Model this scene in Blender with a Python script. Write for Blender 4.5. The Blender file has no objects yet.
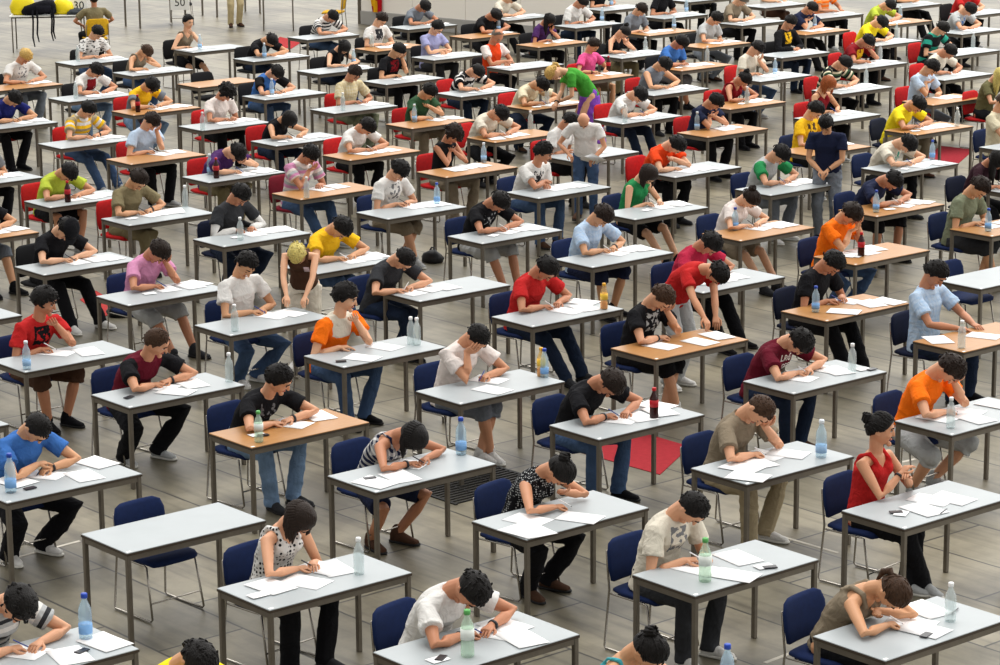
import bpy, math, random
import numpy as np
from mathutils import Vector, Matrix

# ------------------------------------------------------------------ camera numbers
F = 2657.457; PITCH = 0.2285182; ROLL = -0.0087148; CAMH = 6.643622; YAW = 0.6993010
DL, DW, DH = 1.2264, 0.6287, 0.75
cp, sp = math.cos(PITCH), math.sin(PITCH)
FWD = np.array([0, cp, -sp]); _up = np.array([0, sp, cp]); _rt = np.array([1.0, 0, 0])
RGT = math.cos(ROLL)*_rt + math.sin(ROLL)*_up
UPV = -math.sin(ROLL)*_rt + math.cos(ROLL)*_up
CAM = np.array([0, 0, CAMH])
def ray(px, py):
    return FWD + RGT*(px-500)/F - UPV*(py-332.5)/F
def at(px, py, z=0.0):
    d = ray(px, py); t = (z-CAMH)/d[2]; return CAM + t*d
E_ = np.array([math.cos(YAW), math.sin(YAW), 0.0])        # along the desks' long side
S_ = np.array([math.sin(YAW), -math.cos(YAW), 0.0])       # the way the writers face

COL = bpy.context.scene.collection
def link(o, parent=None):
    COL.objects.link(o)
    if parent is not None: o.parent = parent
    return o
def tag(o, label=None, cat=None, group=None, kind=None):
    if label: o['label'] = label
    if cat: o['category'] = cat
    if group: o['group'] = group
    if kind: o['kind'] = kind
    return o
def empty(name, loc, rz, label, cat, group=None):
    o = bpy.data.objects.new(name, None); o.empty_display_size = 0.1
    o.location = loc; o.rotation_euler = (0, 0, rz); link(o)
    return tag(o, label, cat, group)

# ------------------------------------------------------------------ materials
def lin(c):
    return tuple(((v/255)/12.92 if v/255 <= 0.04045 else ((v/255+0.055)/1.055)**2.4) for v in c) + (1.0,)
PAL = dict(
 white=(210,208,204), offwhite=(204,197,181), cream=(205,196,168), black=(22,22,25), charcoal=(48,49,52), grey=(112,113,115), ltgrey=(168,170,170),
 red=(178,36,36), crimson=(165,34,62), maroon=(92,20,36), darkred=(120,20,28), orange=(240,112,20), orangered=(214,66,24), yellow=(226,178,32), lemon=(228,206,36),
 lime=(168,182,62), green=(38,128,74), darkgreen=(48,78,52), grassgreen=(64,142,50), olive=(96,92,62), khaki=(122,112,84), sand=(160,146,118), greygreen=(112,118,96),
 blue=(58,104,170), skyblue=(160,186,214), ltblue=(178,196,216), navy=(30,36,60), royal=(30,36,96), lilac=(150,152,190), purple=(72,42,92), violet=(128,74,180), pink=(214,84,140),
 rose=(196,134,168), plum=(48,26,34), peach=(222,150,104), brown=(74,52,40), taupe=(128,116,98), denim=(62,82,112), ltdenim=(108,132,160), darkdenim=(30,40,58),
 beige=(196,180,140), teal=(40,140,120), turq=(70,160,170), greyjean=(110,116,124), pinkwhite=(216,206,200))
HAIRC = dict(k=(15,12,11), b=(32,22,16), c=(56,38,25), l=(186,146,84), g=(96,88,80), r=(128,66,30), y=(200,164,96))
SKINS = [(206,152,118), (196,140,106), (214,164,130), (184,126,94), (200,148,110)]
_mats = {}
def nd(m, t, **kw):
    n = m.node_tree.nodes.new(t)
    for k, v in kw.items(): setattr(n, k, v)
    return n
def base_mat(name):
    m = bpy.data.materials.new(name); m.use_nodes = True
    b = m.node_tree.nodes['Principled BSDF']
    return m, b, m.node_tree.links
def plain(key, c, rough=0.8, metal=0.0, spec=0.3, vary=0.0, scale=30):
    k = ('p', key, c, rough, metal)
    if k in _mats: return _mats[k]
    m, b, L = base_mat(key)
    b.inputs['Base Color'].default_value = lin(c); b.inputs['Roughness'].default_value = rough
    b.inputs['Metallic'].default_value = metal; b.inputs['Specular IOR Level'].default_value = spec
    if vary:
        tc = nd(m, 'ShaderNodeTexCoord'); n = nd(m, 'ShaderNodeTexNoise'); n.inputs['Scale'].default_value = scale; n.inputs['Detail'].default_value = 4
        r = nd(m, 'ShaderNodeMix', data_type='RGBA')
        L.new(tc.outputs['Object'], n.inputs['Vector']); L.new(n.outputs['Fac'], r.inputs[0])
        r.inputs[6].default_value = lin(tuple(max(0, v*(1-vary)) for v in c)); r.inputs[7].default_value = lin(tuple(min(255, v*(1+vary)) for v in c))
        L.new(r.outputs[2], b.inputs['Base Color'])
    _mats[k] = m; return m
def folds(m, b):
    """soft creases pressed into cloth"""
    if 'folds' in m: return m
    m['folds'] = 1; L = m.node_tree.links; tc = nd(m, 'ShaderNodeTexCoord'); n = nd(m, 'ShaderNodeTexNoise'); n.inputs['Scale'].default_value = 11; n.inputs['Detail'].default_value = 3; n.inputs['Distortion'].default_value = 1.4
    bp = nd(m, 'ShaderNodeBump'); bp.inputs['Strength'].default_value = .5; bp.inputs['Distance'].default_value = .035
    L.new(tc.outputs['Object'], n.inputs['Vector']); L.new(n.outputs['Fac'], bp.inputs['Height']); L.new(bp.outputs[0], b.inputs['Normal']); return m
def cloth(c):
    m = plain('cloth', PAL[c] if isinstance(c, str) else c, 0.92, spec=0.12, vary=0.08, scale=9); return folds(m, m.node_tree.nodes['Principled BSDF'])
def denim(c):
    m = plain('denim', PAL[c], 0.92, spec=0.1, vary=0.28, scale=6); return folds(m, m.node_tree.nodes['Principled BSDF'])
def skin(i): return plain('skin', SKINS[i % len(SKINS)], 0.55, spec=0.35, vary=0.05, scale=12)
def hairm(k):
    m = plain('hair', HAIRC[k], 0.6, spec=0.22, vary=0.45, scale=70)
    if 'folds' not in m:
        m['folds'] = 1; L = m.node_tree.links; tc = nd(m, 'ShaderNodeTexCoord'); mp = nd(m, 'ShaderNodeMapping'); mp.inputs['Scale'].default_value = (130, 130, 22); n = nd(m, 'ShaderNodeTexNoise'); n.inputs['Scale'].default_value = 1; n.inputs['Detail'].default_value = 2
        bp = nd(m, 'ShaderNodeBump'); bp.inputs['Strength'].default_value = .8; bp.inputs['Distance'].default_value = .012
        L.new(tc.outputs['Object'], mp.inputs[0]); L.new(mp.outputs[0], n.inputs['Vector']); L.new(n.outputs['Fac'], bp.inputs['Height']); L.new(bp.outputs[0], m.node_tree.nodes['Principled BSDF'].inputs['Normal'])
    return m
def rampc(m, stops, interp='CONSTANT'):
    r = nd(m, 'ShaderNodeValToRGB'); r.color_ramp.interpolation = interp
    e = r.color_ramp.elements
    while len(e) > 1: e.remove(e[-1])
    e[0].position = stops[0][0]; e[0].color = lin(PAL[stops[0][1]])
    for p, c in stops[1:]:
        x = e.new(p); x.color = lin(PAL[c])
    return r
def attr(m, name):
    a = nd(m, 'ShaderNodeAttribute'); a.attribute_name = name; return a
def mth(m, op, a, b=None):
    n = nd(m, 'ShaderNodeMath', operation=op); L = m.node_tree.links
    for i, v in enumerate((a, b)):
        if v is None: continue
        if isinstance(v, (int, float)): n.inputs[i].default_value = v
        else: L.new(v, n.inputs[i])
    return n.outputs[0]
def pattern(spec):
    """kind+colours: stripe/a/b/period, fleck/a/b, dots/a/b, check/a/b, yoke/lower/upper/at, raglan/body/sleeve, print/a/b"""
    if spec in _mats: return _mats[spec]
    p = spec.split('/'); kind = p[0]
    m, b, L = base_mat('cloth_' + kind); b.inputs['Roughness'].default_value = 0.92; b.inputs['Specular IOR Level'].default_value = 0.12
    out = None
    if kind == 'stripe':
        per = float(p[-1]); cols = p[1:-1]
        f = mth(m, 'FRACT', mth(m, 'DIVIDE', attr(m, 'along').outputs['Fac'], per))
        r = rampc(m, [(i/len(cols), c) for i, c in enumerate(cols)]); L.new(f, r.inputs[0]); out = r.outputs[0]
    elif kind == 'yoke':
        r = rampc(m, [(0, p[1]), (float(p[3]), p[2])]); L.new(attr(m, 'along').outputs['Fac'], r.inputs[0]); out = r.outputs[0]
    elif kind == 'raglan':
        r = rampc(m, [(0, p[1]), (0.5, p[2])]); L.new(attr(m, 'sleeve').outputs['Fac'], r.inputs[0]); out = r.outputs[0]
    elif kind == 'fleck':
        tc = nd(m, 'ShaderNodeTexCoord'); mp = nd(m, 'ShaderNodeMapping'); mp.inputs['Scale'].default_value = (14, 14, 40)
        n = nd(m, 'ShaderNodeTexNoise'); n.inputs['Scale'].default_value = 1.0
        L.new(tc.outputs['Object'], mp.inputs[0]); L.new(mp.outputs[0], n.inputs['Vector'])
        r = rampc(m, [(0, p[1]), (0.58, p[2])]); L.new(n.outputs['Fac'], r.inputs[0]); out = r.outputs[0]
    elif kind == 'dots':
        tc = nd(m, 'ShaderNodeTexCoord'); n = nd(m, 'ShaderNodeTexVoronoi'); n.inputs['Scale'].default_value = float(p[3]); n.inputs['Randomness'].default_value = 0.35
        L.new(tc.outputs['Object'], n.inputs['Vector'])
        r = rampc(m, [(0, p[2]), (0.33, p[1])]); L.new(n.outputs['Distance'], r.inputs[0]); out = r.outputs[0]
    elif kind == 'check':
        tc = nd(m, 'ShaderNodeTexCoord'); sx = nd(m, 'ShaderNodeSeparateXYZ'); L.new(tc.outputs['Object'], sx.inputs[0])
        f1 = mth(m, 'LESS_THAN', mth(m, 'FRACT', mth(m, 'DIVIDE', sx.outputs['X'], 0.05)), 0.45)
        f2 = mth(m, 'LESS_THAN', mth(m, 'FRACT', mth(m, 'DIVIDE', attr(m, 'along').outputs['Fac'], 0.05)), 0.45)
        s = mth(m, 'MULTIPLY', mth(m, 'ADD', f1, f2), 0.5)
        r = rampc(m, [(0, p[1]), (1, p[2])], 'LINEAR'); L.new(s, r.inputs[0]); out = r.outputs[0]
    elif kind == 'wave':      # bold zig-zag bands
        tc = nd(m, 'ShaderNodeTexCoord'); n = nd(m, 'ShaderNodeTexNoise'); n.inputs['Scale'].default_value = 9
        L.new(tc.outputs['Object'], n.inputs['Vector'])
        v = mth(m, 'ADD', mth(m, 'DIVIDE', attr(m, 'along').outputs['Fac'], 0.11), mth(m, 'MULTIPLY', n.outputs['Fac'], 1.1))
        r = rampc(m, [(0, p[1]), (0.5, p[2])]); L.new(mth(m, 'FRACT', v), r.inputs[0]); out = r.outputs[0]
    elif kind == 'print':     # a printed patch on the chest
        tc = nd(m, 'ShaderNodeTexCoord'); n = nd(m, 'ShaderNodeTexNoise'); n.inputs['Scale'].default_value = 26; n.inputs['Detail'].default_value = 3
        L.new(tc.outputs['Object'], n.inputs['Vector'])
        ch = attr(m, 'chest').outputs['Fac']
        lo = float(p[3]) if len(p) > 3 else 0.5
        r = rampc(m, [(0, p[1]), (0.5, p[2])]); L.new(mth(m, 'MULTIPLY', ch, mth(m, 'GREATER_THAN', n.outputs['Fac'], lo)), r.inputs[0]); out = r.outputs[0]
    L.new(out, b.inputs['Base Color']); folds(m, b)
    _mats[spec] = m; return m
def garment_mat(c):
    return pattern(c) if '/' in c else cloth(c)

def wood_top():
    k = 'wood_top'
    if k in _mats: return _mats[k]
    m, b, L = base_mat('oak_laminate'); tc = nd(m, 'ShaderNodeTexCoord'); mp = nd(m, 'ShaderNodeMapping'); mp.inputs['Scale'].default_value = (2.5, 30, 1)
    n = nd(m, 'ShaderNodeTexNoise'); n.inputs['Scale'].default_value = 2.5; n.inputs['Detail'].default_value = 5
    r = nd(m, 'ShaderNodeMix', data_type='RGBA'); r.inputs[6].default_value = lin((146,98,50)); r.inputs[7].default_value = lin((186,136,80))
    L.new(tc.outputs['Object'], mp.inputs[0]); L.new(mp.outputs[0], n.inputs['Vector']); L.new(n.outputs['Fac'], r.inputs[0]); L.new(r.outputs[2], b.inputs['Base Color'])
    b.inputs['Roughness'].default_value = 0.38; b.inputs['Specular IOR Level'].default_value = 0.4
    _mats[k] = m; return m
def grey_top(): return plain('grey_laminate', (160,166,168), 0.40, spec=0.4, vary=0.03, scale=5)
def steel(): return plain('painted_steel', (104,97,86), 0.45, metal=0.35, spec=0.5, vary=0.12, scale=14)
def chrome(): return plain('chrome', (158,153,145), 0.25, metal=1.0)
def edge_dark(): return plain('edge_band', (66,56,46), 0.6)
CHAIRC = dict(b=(20,34,70), r=(176,28,30), k=(26,26,28), y=(206,160,36), m=(112,26,40), d=(18,24,46))

def floor_mat():
    m, b, L = base_mat('worn_concrete'); tc = nd(m, 'ShaderNodeTexCoord'); mp = nd(m, 'ShaderNodeMapping')
    mp.inputs['Rotation'].default_value = (0, 0, -YAW+math.pi/2)
    L.new(tc.outputs['Object'], mp.inputs[0])
    br = nd(m, 'ShaderNodeTexBrick'); br.inputs['Scale'].default_value = 1.0
    br.inputs['Brick Width'].default_value = 1.9; br.inputs['Row Height'].default_value = 0.74; br.inputs['Mortar Size'].default_value = 0.014; br.inputs['Mortar Smooth'].default_value = 0.6
    br.offset = 0.37; br.offset_frequency = 2
    br.inputs['Color1'].default_value = lin((134,126,106)); br.inputs['Color2'].default_value = lin((112,106,89)); br.inputs['Mortar'].default_value = lin((34,31,26))
    n0 = nd(m, 'ShaderNodeTexNoise'); n0.inputs['Scale'].default_value = 1.3; n0.inputs['Detail'].default_value = 3
    wv = nd(m, 'ShaderNodeMix', data_type='VECTOR'); wv.inputs[0].default_value = 0.03
    L.new(tc.outputs['Object'], n0.inputs['Vector']); L.new(mp.outputs[0], wv.inputs[4]); L.new(n0.outputs['Color'], wv.inputs[5]); L.new(wv.outputs[1], br.inputs['Vector'])
    n1 = nd(m, 'ShaderNodeTexNoise'); n1.inputs['Scale'].default_value = 0.7; n1.inputs['Detail'].default_value = 7; n1.inputs['Roughness'].default_value = 0.65
    L.new(mp.outputs[0], n1.inputs['Vector'])
    r1 = nd(m, 'ShaderNodeValToRGB'); r1.color_ramp.elements[0].position = 0.36; r1.color_ramp.elements[0].color = (0.42, 0.41, 0.39, 1); r1.color_ramp.elements[1].position = 0.60; r1.color_ramp.elements[1].color = (1.05, 1.05, 1.04, 1)
    L.new(n1.outputs['Fac'], r1.inputs[0])
    mu = nd(m, 'ShaderNodeMix', data_type='RGBA', blend_type='MULTIPLY'); mu.inputs[0].default_value = 1.0
    L.new(br.outputs['Color'], mu.inputs[6]); L.new(r1.outputs[0], mu.inputs[7])
    mp2 = nd(m, 'ShaderNodeMapping'); mp2.inputs['Scale'].default_value = (0.9, 9, 1); L.new(mp.outputs[0], mp2.inputs[0])
    n2 = nd(m, 'ShaderNodeTexNoise'); n2.inputs['Scale'].default_value = 1.0; n2.inputs['Detail'].default_value = 6; L.new(mp2.outputs[0], n2.inputs['Vector'])
    r2 = nd(m, 'ShaderNodeValToRGB'); r2.color_ramp.elements[0].position = 0.30; r2.color_ramp.elements[0].color = (0.50, 0.49, 0.47, 1); r2.color_ramp.elements[1].position = 0.52; r2.color_ramp.elements[1].color = (1, 1, 1, 1)
    L.new(n2.outputs['Fac'], r2.inputs[0])
    mu2 = nd(m, 'ShaderNodeMix', data_type='RGBA', blend_type='MULTIPLY'); mu2.inputs[0].default_value = 0.85
    L.new(mu.outputs[2], mu2.inputs[6]); L.new(r2.outputs[0], mu2.inputs[7]); L.new(mu2.outputs[2], b.inputs['Base Color'])
    b.inputs['Roughness'].default_value = 0.42; b.inputs['Specular IOR Level'].default_value = 0.5
    bp = nd(m, 'ShaderNodeBump'); bp.inputs['Strength'].default_value = 0.12; bp.inputs['Distance'].default_value = 0.02
    L.new(n1.outputs['Fac'], bp.inputs['Height']); L.new(bp.outputs[0], b.inputs['Normal'])
    return m
def plastic_mat(key, c, clear=0.6):
    k = ('pl', key)
    if k in _mats: return _mats[k]
    m, b, L = base_mat(key); b.inputs['Base Color'].default_value = lin(c); b.inputs['Roughness'].default_value = 0.12; b.inputs['Specular IOR Level'].default_value = 0.6
    t = nd(m, 'ShaderNodeBsdfTransparent'); t.inputs[0].default_value = lin(tuple(min(255, v+30) for v in c)); mx = nd(m, 'ShaderNodeMixShader'); mx.inputs[0].default_value = clear
    L.new(b.outputs[0], mx.inputs[1]); L.new(t.outputs[0], mx.inputs[2]); L.new(mx.outputs[0], m.node_tree.nodes['Material Output'].inputs[0])
    _mats[k] = m; return m

# ------------------------------------------------------------------ mesh pieces (numpy)
class MB:
    def __init__(s): s.v = []; s.f = []; s.mi = []
    def add(s, v, f, mi=0):
        o = len(s.v); s.v += [tuple(map(float, p)) for p in v]; s.f += [tuple(i+o for i in q) for q in f]; s.mi += [mi]*len(f)
        return s
    def box(s, c, d, mi=0, M=None, bev=0.0):
        x, y, z = (t/2 for t in d)
        if bev <= 0:
            v = [(-x,-y,-z),(x,-y,-z),(x,y,-z),(-x,y,-z),(-x,-y,z),(x,-y,z),(x,y,z),(-x,y,z)]
            f = [(0,3,2,1),(4,5,6,7),(0,1,5,4),(1,2,6,5),(2,3,7,6),(3,0,4,7)]
        else:   # chamfered box
            v = []; b = bev
            for zz, ins in ((-z, b), (-z+b, 0), (z-b, 0), (z, b)):
                xi, yi = x-ins, y-ins
                v += [(-xi+b,-yi,zz),(xi-b,-yi,zz),(xi,-yi+b,zz),(xi,yi-b,zz),(xi-b,yi,zz),(-xi+b,yi,zz),(-xi,yi-b,zz),(-xi,-yi+b,zz)]
            f = [tuple(range(7,-1,-1)), tuple(range(24,32))]
            for k in range(3):
                for i in range(8):
                    j = (i+1) % 8; f.append((k*8+i, k*8+j, k*8+8+j, k*8+8+i))
        v = np.array(v)
        if M is not None: v = v @ np.array(M).T
        return s.add(v + np.array(c), f, mi)
    def tube(s, pts, rad, n=10, mi=0, cap=True, flat=None):
        """a closed tapered tube through pts; rounded ends; flat=(axis, factor) squashes the section"""
        pts = [np.array(p, float) for p in pts]; rad = list(rad) if hasattr(rad, '__len__') else [rad]*len(pts)
        if cap:
            d0 = pts[0]-pts[1]; d0 /= (np.linalg.norm(d0)+1e-9); d1 = pts[-1]-pts[-2]; d1 /= (np.linalg.norm(d1)+1e-9)
            P = [pts[0]+d0*rad[0]*.95, pts[0]+d0*rad[0]*.6]+pts+[pts[-1]+d1*rad[-1]*.6, pts[-1]+d1*rad[-1]*.95]
            R = [rad[0]*.3, rad[0]*.8]+rad+[rad[-1]*.8, rad[-1]*.3]
        else: P, R = pts, rad
        m = len(P); T = []
        for i in range(m):
            t = P[min(i+1, m-1)]-P[max(i-1, 0)]; T.append(t/(np.linalg.norm(t)+1e-9))
        ref = np.array([0, 0, 1.0]) if abs(T[0][2]) < 0.9 else np.array([1.0, 0, 0])
        u = np.cross(T[0], ref); u /= np.linalg.norm(u); v = []
        for i in range(m):
            u = u - T[i]*(u@T[i]); u /= (np.linalg.norm(u)+1e-9); w = np.cross(T[i], u)
            for k in range(n):
                a = 2*math.pi*k/n; off = (u*math.cos(a)+w*math.sin(a))*R[i]
                if flat is not None:
                    ax = np.array(flat[0]); off = off - ax*(off@ax)*(1-flat[1])
                v.append(P[i]+off)
        f = []
        for i in range(m-1):
            for k in range(n):
                k2 = (k+1) % n; f.append((i*n+k, i*n+k2, (i+1)*n+k2, (i+1)*n+k))
        f.append(tuple(range(n-1, -1, -1))); f.append(tuple((m-1)*n+k for k in range(n)))
        return s.add(v, f, mi)
    def loft(s, rings, n=16, mi=0, caps=True):
        """rings: (centre, xaxis, yaxis, rx, ry[, power])"""
        v = []
        for r in rings:
            c, ax, ay, rx, ry = r[:5]; pw = r[5] if len(r) > 5 else 1.0
            for k in range(n):
                a = 2*math.pi*k/n; ca, sa = math.cos(a), math.sin(a)
                ca = math.copysign(abs(ca)**pw, ca); sa = math.copysign(abs(sa)**pw, sa)
                v.append(np.array(c)+np.array(ax)*rx*ca+np.array(ay)*ry*sa)
        m = len(rings); f = []
        for i in range(m-1):
            for k in range(n):
                k2 = (k+1) % n; f.append((i*n+k, i*n+k2, (i+1)*n+k2, (i+1)*n+k))
        if caps: f.append(tuple(range(n-1, -1, -1))); f.append(tuple((m-1)*n+k for k in range(n)))
        return s.add(v, f, mi)
    def ball(s, c, r, n=10, m=7, mi=0, M=None):
        r = np.array(r if hasattr(r, '__len__') else (r, r, r)); v = [(0, 0, 1)]
        for i in range(1, m):
            t = math.pi*i/m
            v += [(math.sin(t)*math.cos(2*math.pi*k/n), math.sin(t)*math.sin(2*math.pi*k/n), math.cos(t)) for k in range(n)]
        v.append((0, 0, -1)); v = np.array(v)*r
        if M is not None: v = v @ np.array(M).T
        f = [(0, 1+k, 1+(k+1) % n) for k in range(n)]
        for i in range(m-2):
            for k in range(n):
                a, b = 1+i*n+k, 1+i*n+(k+1) % n; f.append((a, a+n, b+n, b))
        e = len(v)-1; f += [(e, 1+(m-2)*n+(k+1) % n, 1+(m-2)*n+k) for k in range(n)]
        return s.add(v+np.array(c), f, mi)
    def mesh(s, name, mats, smooth=True):
        me = bpy.data.meshes.new(name); me.from_pydata(s.v, [], s.f)
        for m in mats: me.materials.append(m)
        me.polygons.foreach_set('material_index', s.mi)
        me.polygons.foreach_set('use_smooth', [smooth]*len(s.f)); me.update()
        return me
    def obj(s, name, mats, parent=None, smooth=True):
        return link(bpy.data.objects.new(name, s.mesh(name, mats, smooth)), parent)
def child(name, me, parent): return link(bpy.data.objects.new(name, me), parent)

# ------------------------------------------------------------------ desk, chair, bottles, paper: one of each, then copies of every part
def make_desk_parts(wood):
    top = MB(); L, W = DL, DW
    top.box((0,0,DH-.004), (L,W,.008), 0, bev=.003); top.box((0,0,DH-.016), (L+.004,W+.004,.016), 1)
    fr = MB()
    for sy in (-1,1): fr.box((0, sy*(W/2-.022), DH-.045), (L-.05, .03, .042), 0)
    for sx in (-1,1): fr.box((sx*(L/2-.022), 0, DH-.045), (.03, W-.05, .042), 0)
    out = [('tabletop', top.mesh('tabletop', [wood_top() if wood else grey_top(), edge_dark()], False)), ('frame', fr.mesh('desk_frame', [steel()], False))]
    for sx in (-1,1):
        for sy in (-1,1):
            lg = MB().box((sx*(L/2-.02), sy*(W/2-.02), (DH-.024)/2), (.036,.036,DH-.024), 0, bev=.004); out.append(('leg', lg.mesh('desk_leg', [steel()], False)))
    cpm = MB().box((-L/2+.03, -W/2+.025, DH+.0006), (.035,.022,.0012), 0)
    out.append(('number_sticker', cpm.mesh('number_sticker', [plain('sticker', (240,240,236), .6)], False)))
    return out
def thin_desk_parts():
    top = MB().box((0,0,DH-.012), (1.5,.75,.024), 0, bev=.004); out = [('tabletop', top.mesh('folding_top', [plain('white_laminate', (214,214,208), .4)], False))]
    fr = MB()
    for sy in (-1,1): fr.tube([(-.7, sy*.32, DH-.04), (.7, sy*.32, DH-.04)], .012, 8)
    out.append(('frame', fr.mesh('rail', [steel()])))
    for sx in (-1,1):
        for sy in (-1,1):
            out.append(('leg', MB().tube([(sx*.7, sy*.32, .012), (sx*.7, sy*.32, DH-.03)], .014, 8).mesh('tube_leg', [steel()])))
    return out
def chair_parts(c):
    """faces +y; origin on the floor under the seat centre"""
    fab = plain('chair_fabric', CHAIRC[c], .85, spec=.15, vary=.15, scale=25); out = []
    n = 13; seat = MB(); rings = []
    for i, (y, hw, z, th) in enumerate(((-.215,.17,.455,.012),(-.20,.205,.456,.022),(-.1,.225,.452,.028),(.05,.23,.455,.03),(.17,.228,.455,.03),(.215,.215,.445,.026),(.235,.18,.437,.012))):
        rings.append(((0,y,z),(1,0,0),(0,0,1),hw,th,.55))
    seat.loft(rings, 20); out.append(('seat', seat.mesh('chair_seat', [fab])))
    bk = MB(); rings = []; dh = 0 if c in 'bd' else .04
    for z, hw, th, y in ((.515,.19,.008,-.222),(.53,.225,.016,-.224),(.62,.238,.02,-.235),(.73+dh*.5,.236,.02,-.25),(.795+dh,.212,.016,-.262),(.82+dh,.155,.007,-.268)):
        rings.append(((0,y,z),(1,0,0),(0,1,0),hw,th,.6))
    bk.loft(rings, 20)
    bv = np.array(bk.v); bv[:,1] += 0.5*bv[:,0]**2; bk.v = [tuple(p) for p in bv]
    out.append(('backrest', bk.mesh('chair_back', [fab])))
    fr = MB()
    for sx in (-1,1):
        x = sx*.225
        fr.tube([(x*.95,-.252,.74),(x*.99,-.232,.60),(x,-.215,.46),(x*1.06,-.25,.03),(x*1.08,-.235,.012),(x*1.08,.0,.010),(x*1.08,.215,.012),(x*1.07,.235,.03),(x,.16,.425),(x*.98,.12,.428),(x*.98,-.2,.43)], .0085, 8)
    fr.tube([(-.235,.213,.15),(.235,.213,.15)], .0065, 8); fr.tube([(-.21,-.15,.425),(.21,-.15,.425)], .008, 8)
    out.append(('frame', fr.mesh('chair_frame', [chrome()])))
    return out
DESKM = {True: make_desk_parts(True), False: make_desk_parts(False)}
CHAIRM = {c: chair_parts(c) for c in 'brkymd'}
THINM = thin_desk_parts()
def place(parts, name, loc, rz, label, cat, group=None):
    e = empty(name, loc, rz, label, cat, group)
    for n, me in parts: child(n, me, e)
    return e
def bottle_parts(kind):
    """0.5 litre plastic bottle, 22 cm"""
    prof = [(.0,.026),(.006,.031),(.03,.032),(.06,.0305),(.085,.032),(.13,.0315),(.15,.029),(.172,.02),(.188,.0135),(.205,.0125)]
    b = MB(); b.loft([((0,0,z),(1,0,0),(0,1,0),r,r) for z, r in prof], 16)
    cc = dict(W=(206,220,230), B=(204,220,232), G=(206,220,208), C=(216,222,222), K=(70,26,24), J=(222,206,160))[kind]
    out = [('plastic_body', b.mesh('bottle_body', [plastic_mat('pet_'+kind, cc, .5 if kind == 'K' else .66)]))]
    if kind in 'KJ':
        lq = MB().loft([((0,0,z),(1,0,0),(0,1,0),r-.003,r-.003) for z, r in prof[1:] if z < (.12 if kind == 'K' else .075)], 14)
        out.append(('drink', lq.mesh('drink', [plain('cola', (26,8,8), .15) if kind == 'K' else plain('orange_juice', (236,150,20), .3)])))
    lc = dict(W=(150,186,222), B=(118,164,214), G=(226,232,226), C=None, K=(176,22,34), J=(240,196,70))[kind]
    if lc:
        z0, z1 = ((.03,.075) if kind in 'WB' else (.085,.135))
        out.append(('paper_label', MB().loft([((0,0,z0),(1,0,0),(0,1,0),.0328,.0328),((0,0,z1),(1,0,0),(0,1,0),.0328,.0328)], 16).mesh('paper_label', [plain('bottle_label', lc, .5)])))
    kc = dict(W=(226,234,240), B=(34,70,170), G=(92,170,92), C=(236,238,238), K=(190,24,30), J=(232,170,40))[kind]
    out.append(('cap', MB().loft([((0,0,.2),(1,0,0),(0,1,0),.0155,.0155),((0,0,.219),(1,0,0),(0,1,0),.0155,.0155),((0,0,.222),(1,0,0),(0,1,0),.013,.013)], 14).mesh('cap', [plain('bottle_cap', kc, .4)])))
    return out
BOTM = {k: bottle_parts(k) for k in 'WBGCKJ'}
def sheet_mesh(w, h, bend):
    nx, ny = 4, 5; v = []; t = .0008
    for top in (1, 0):
        for j in range(ny):
            for i in range(nx):
                x = (i/(nx-1)-.5)*w; y = (j/(ny-1)-.5)*h
                z = bend*max(0, (i/(nx-1))*(j/(ny-1))-.25)**2
                v.append((x, y, z+(t if top else 0)))
    f = []; N = nx*ny
    for j in range(ny-1):
        for i in range(nx-1):
            a = j*nx+i; f.append((a, a+1, a+nx+1, a+nx)); f.append((N+a, N+a+nx, N+a+nx+1, N+a+1))
    per = [i for i in range(nx)]+[j*nx+nx-1 for j in range(1, ny)]+[(ny-1)*nx+i for i in range(nx-2, -1, -1)]+[j*nx for j in range(ny-2, 0, -1)]
    for a, b in zip(per, per[1:]+per[:1]): f.append((a, a+N, b+N, b))
    return MB().add(v, f).mesh('sheet', [plain('paper', (243,243,243), .8, spec=.1)])
SHEETS = [sheet_mesh(.23, .325, 0.0), sheet_mesh(.23, .325, .012), sheet_mesh(.297, .42, .004), sheet_mesh(.14, .10, 0)]
def pen_mesh(c):
    p = MB().tube([(0,-.07,0),(0,.055,0)], .0045, 8, 0); p.tube([(0,.055,0),(0,.072,0)], [.0042,.0012], 8, 1)
    return p.mesh('pen', [plain('pen_plastic', c, .3), plain('pen_tip', (30,30,34), .3)])
PENS = [pen_mesh((235,235,235)), pen_mesh((26,28,40)), pen_mesh((40,60,140))]
CARDM = MB().box((0,0,.004), (.055,.10,.008), 0, bev=.002).mesh('phone', [plain('dark_plastic', (34,34,40), .3)], False)
# ------------------------------------------------------------------ people
X_ = np.array([1.0,0,0]); Y_ = np.array([0,1.0,0]); Z_ = np.array([0,0,1.0])
def nrm(v): return v/(np.linalg.norm(v)+1e-9)
JOBS = []          # surfaces to be fused into one skin: (MB, voxel, smoothing)
def fuse(mb, voxel, it, fac=.5):
    me = mb.mesh('raw', [], True); o = bpy.data.objects.new('raw', me); COL.objects.link(o)
    r = o.modifiers.new('r', 'REMESH'); r.mode = 'VOXEL'; r.voxel_size = voxel; r.use_smooth_shade = True
    if it:
        s = o.modifiers.new('s', 'SMOOTH'); s.factor = fac; s.iterations = it
    JOBS.append(o); return len(JOBS)-1
def spine(th, sc, nod):
    a, b = .55*th, 1.15*th
    d1 = np.array([0, math.sin(a), math.cos(a)]); d2 = np.array([0, math.sin(b), math.cos(b)])
    P1 = .25*sc*d1; P2 = P1+.26*sc*d2; c = min(b+nod, 1.75)
    d3 = np.array([0, math.sin(c), math.cos(c)]); H = P2+.062*sc*d2+.128*sc*d3
    return P1, P2, H, d1, d2, d3, c
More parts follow.
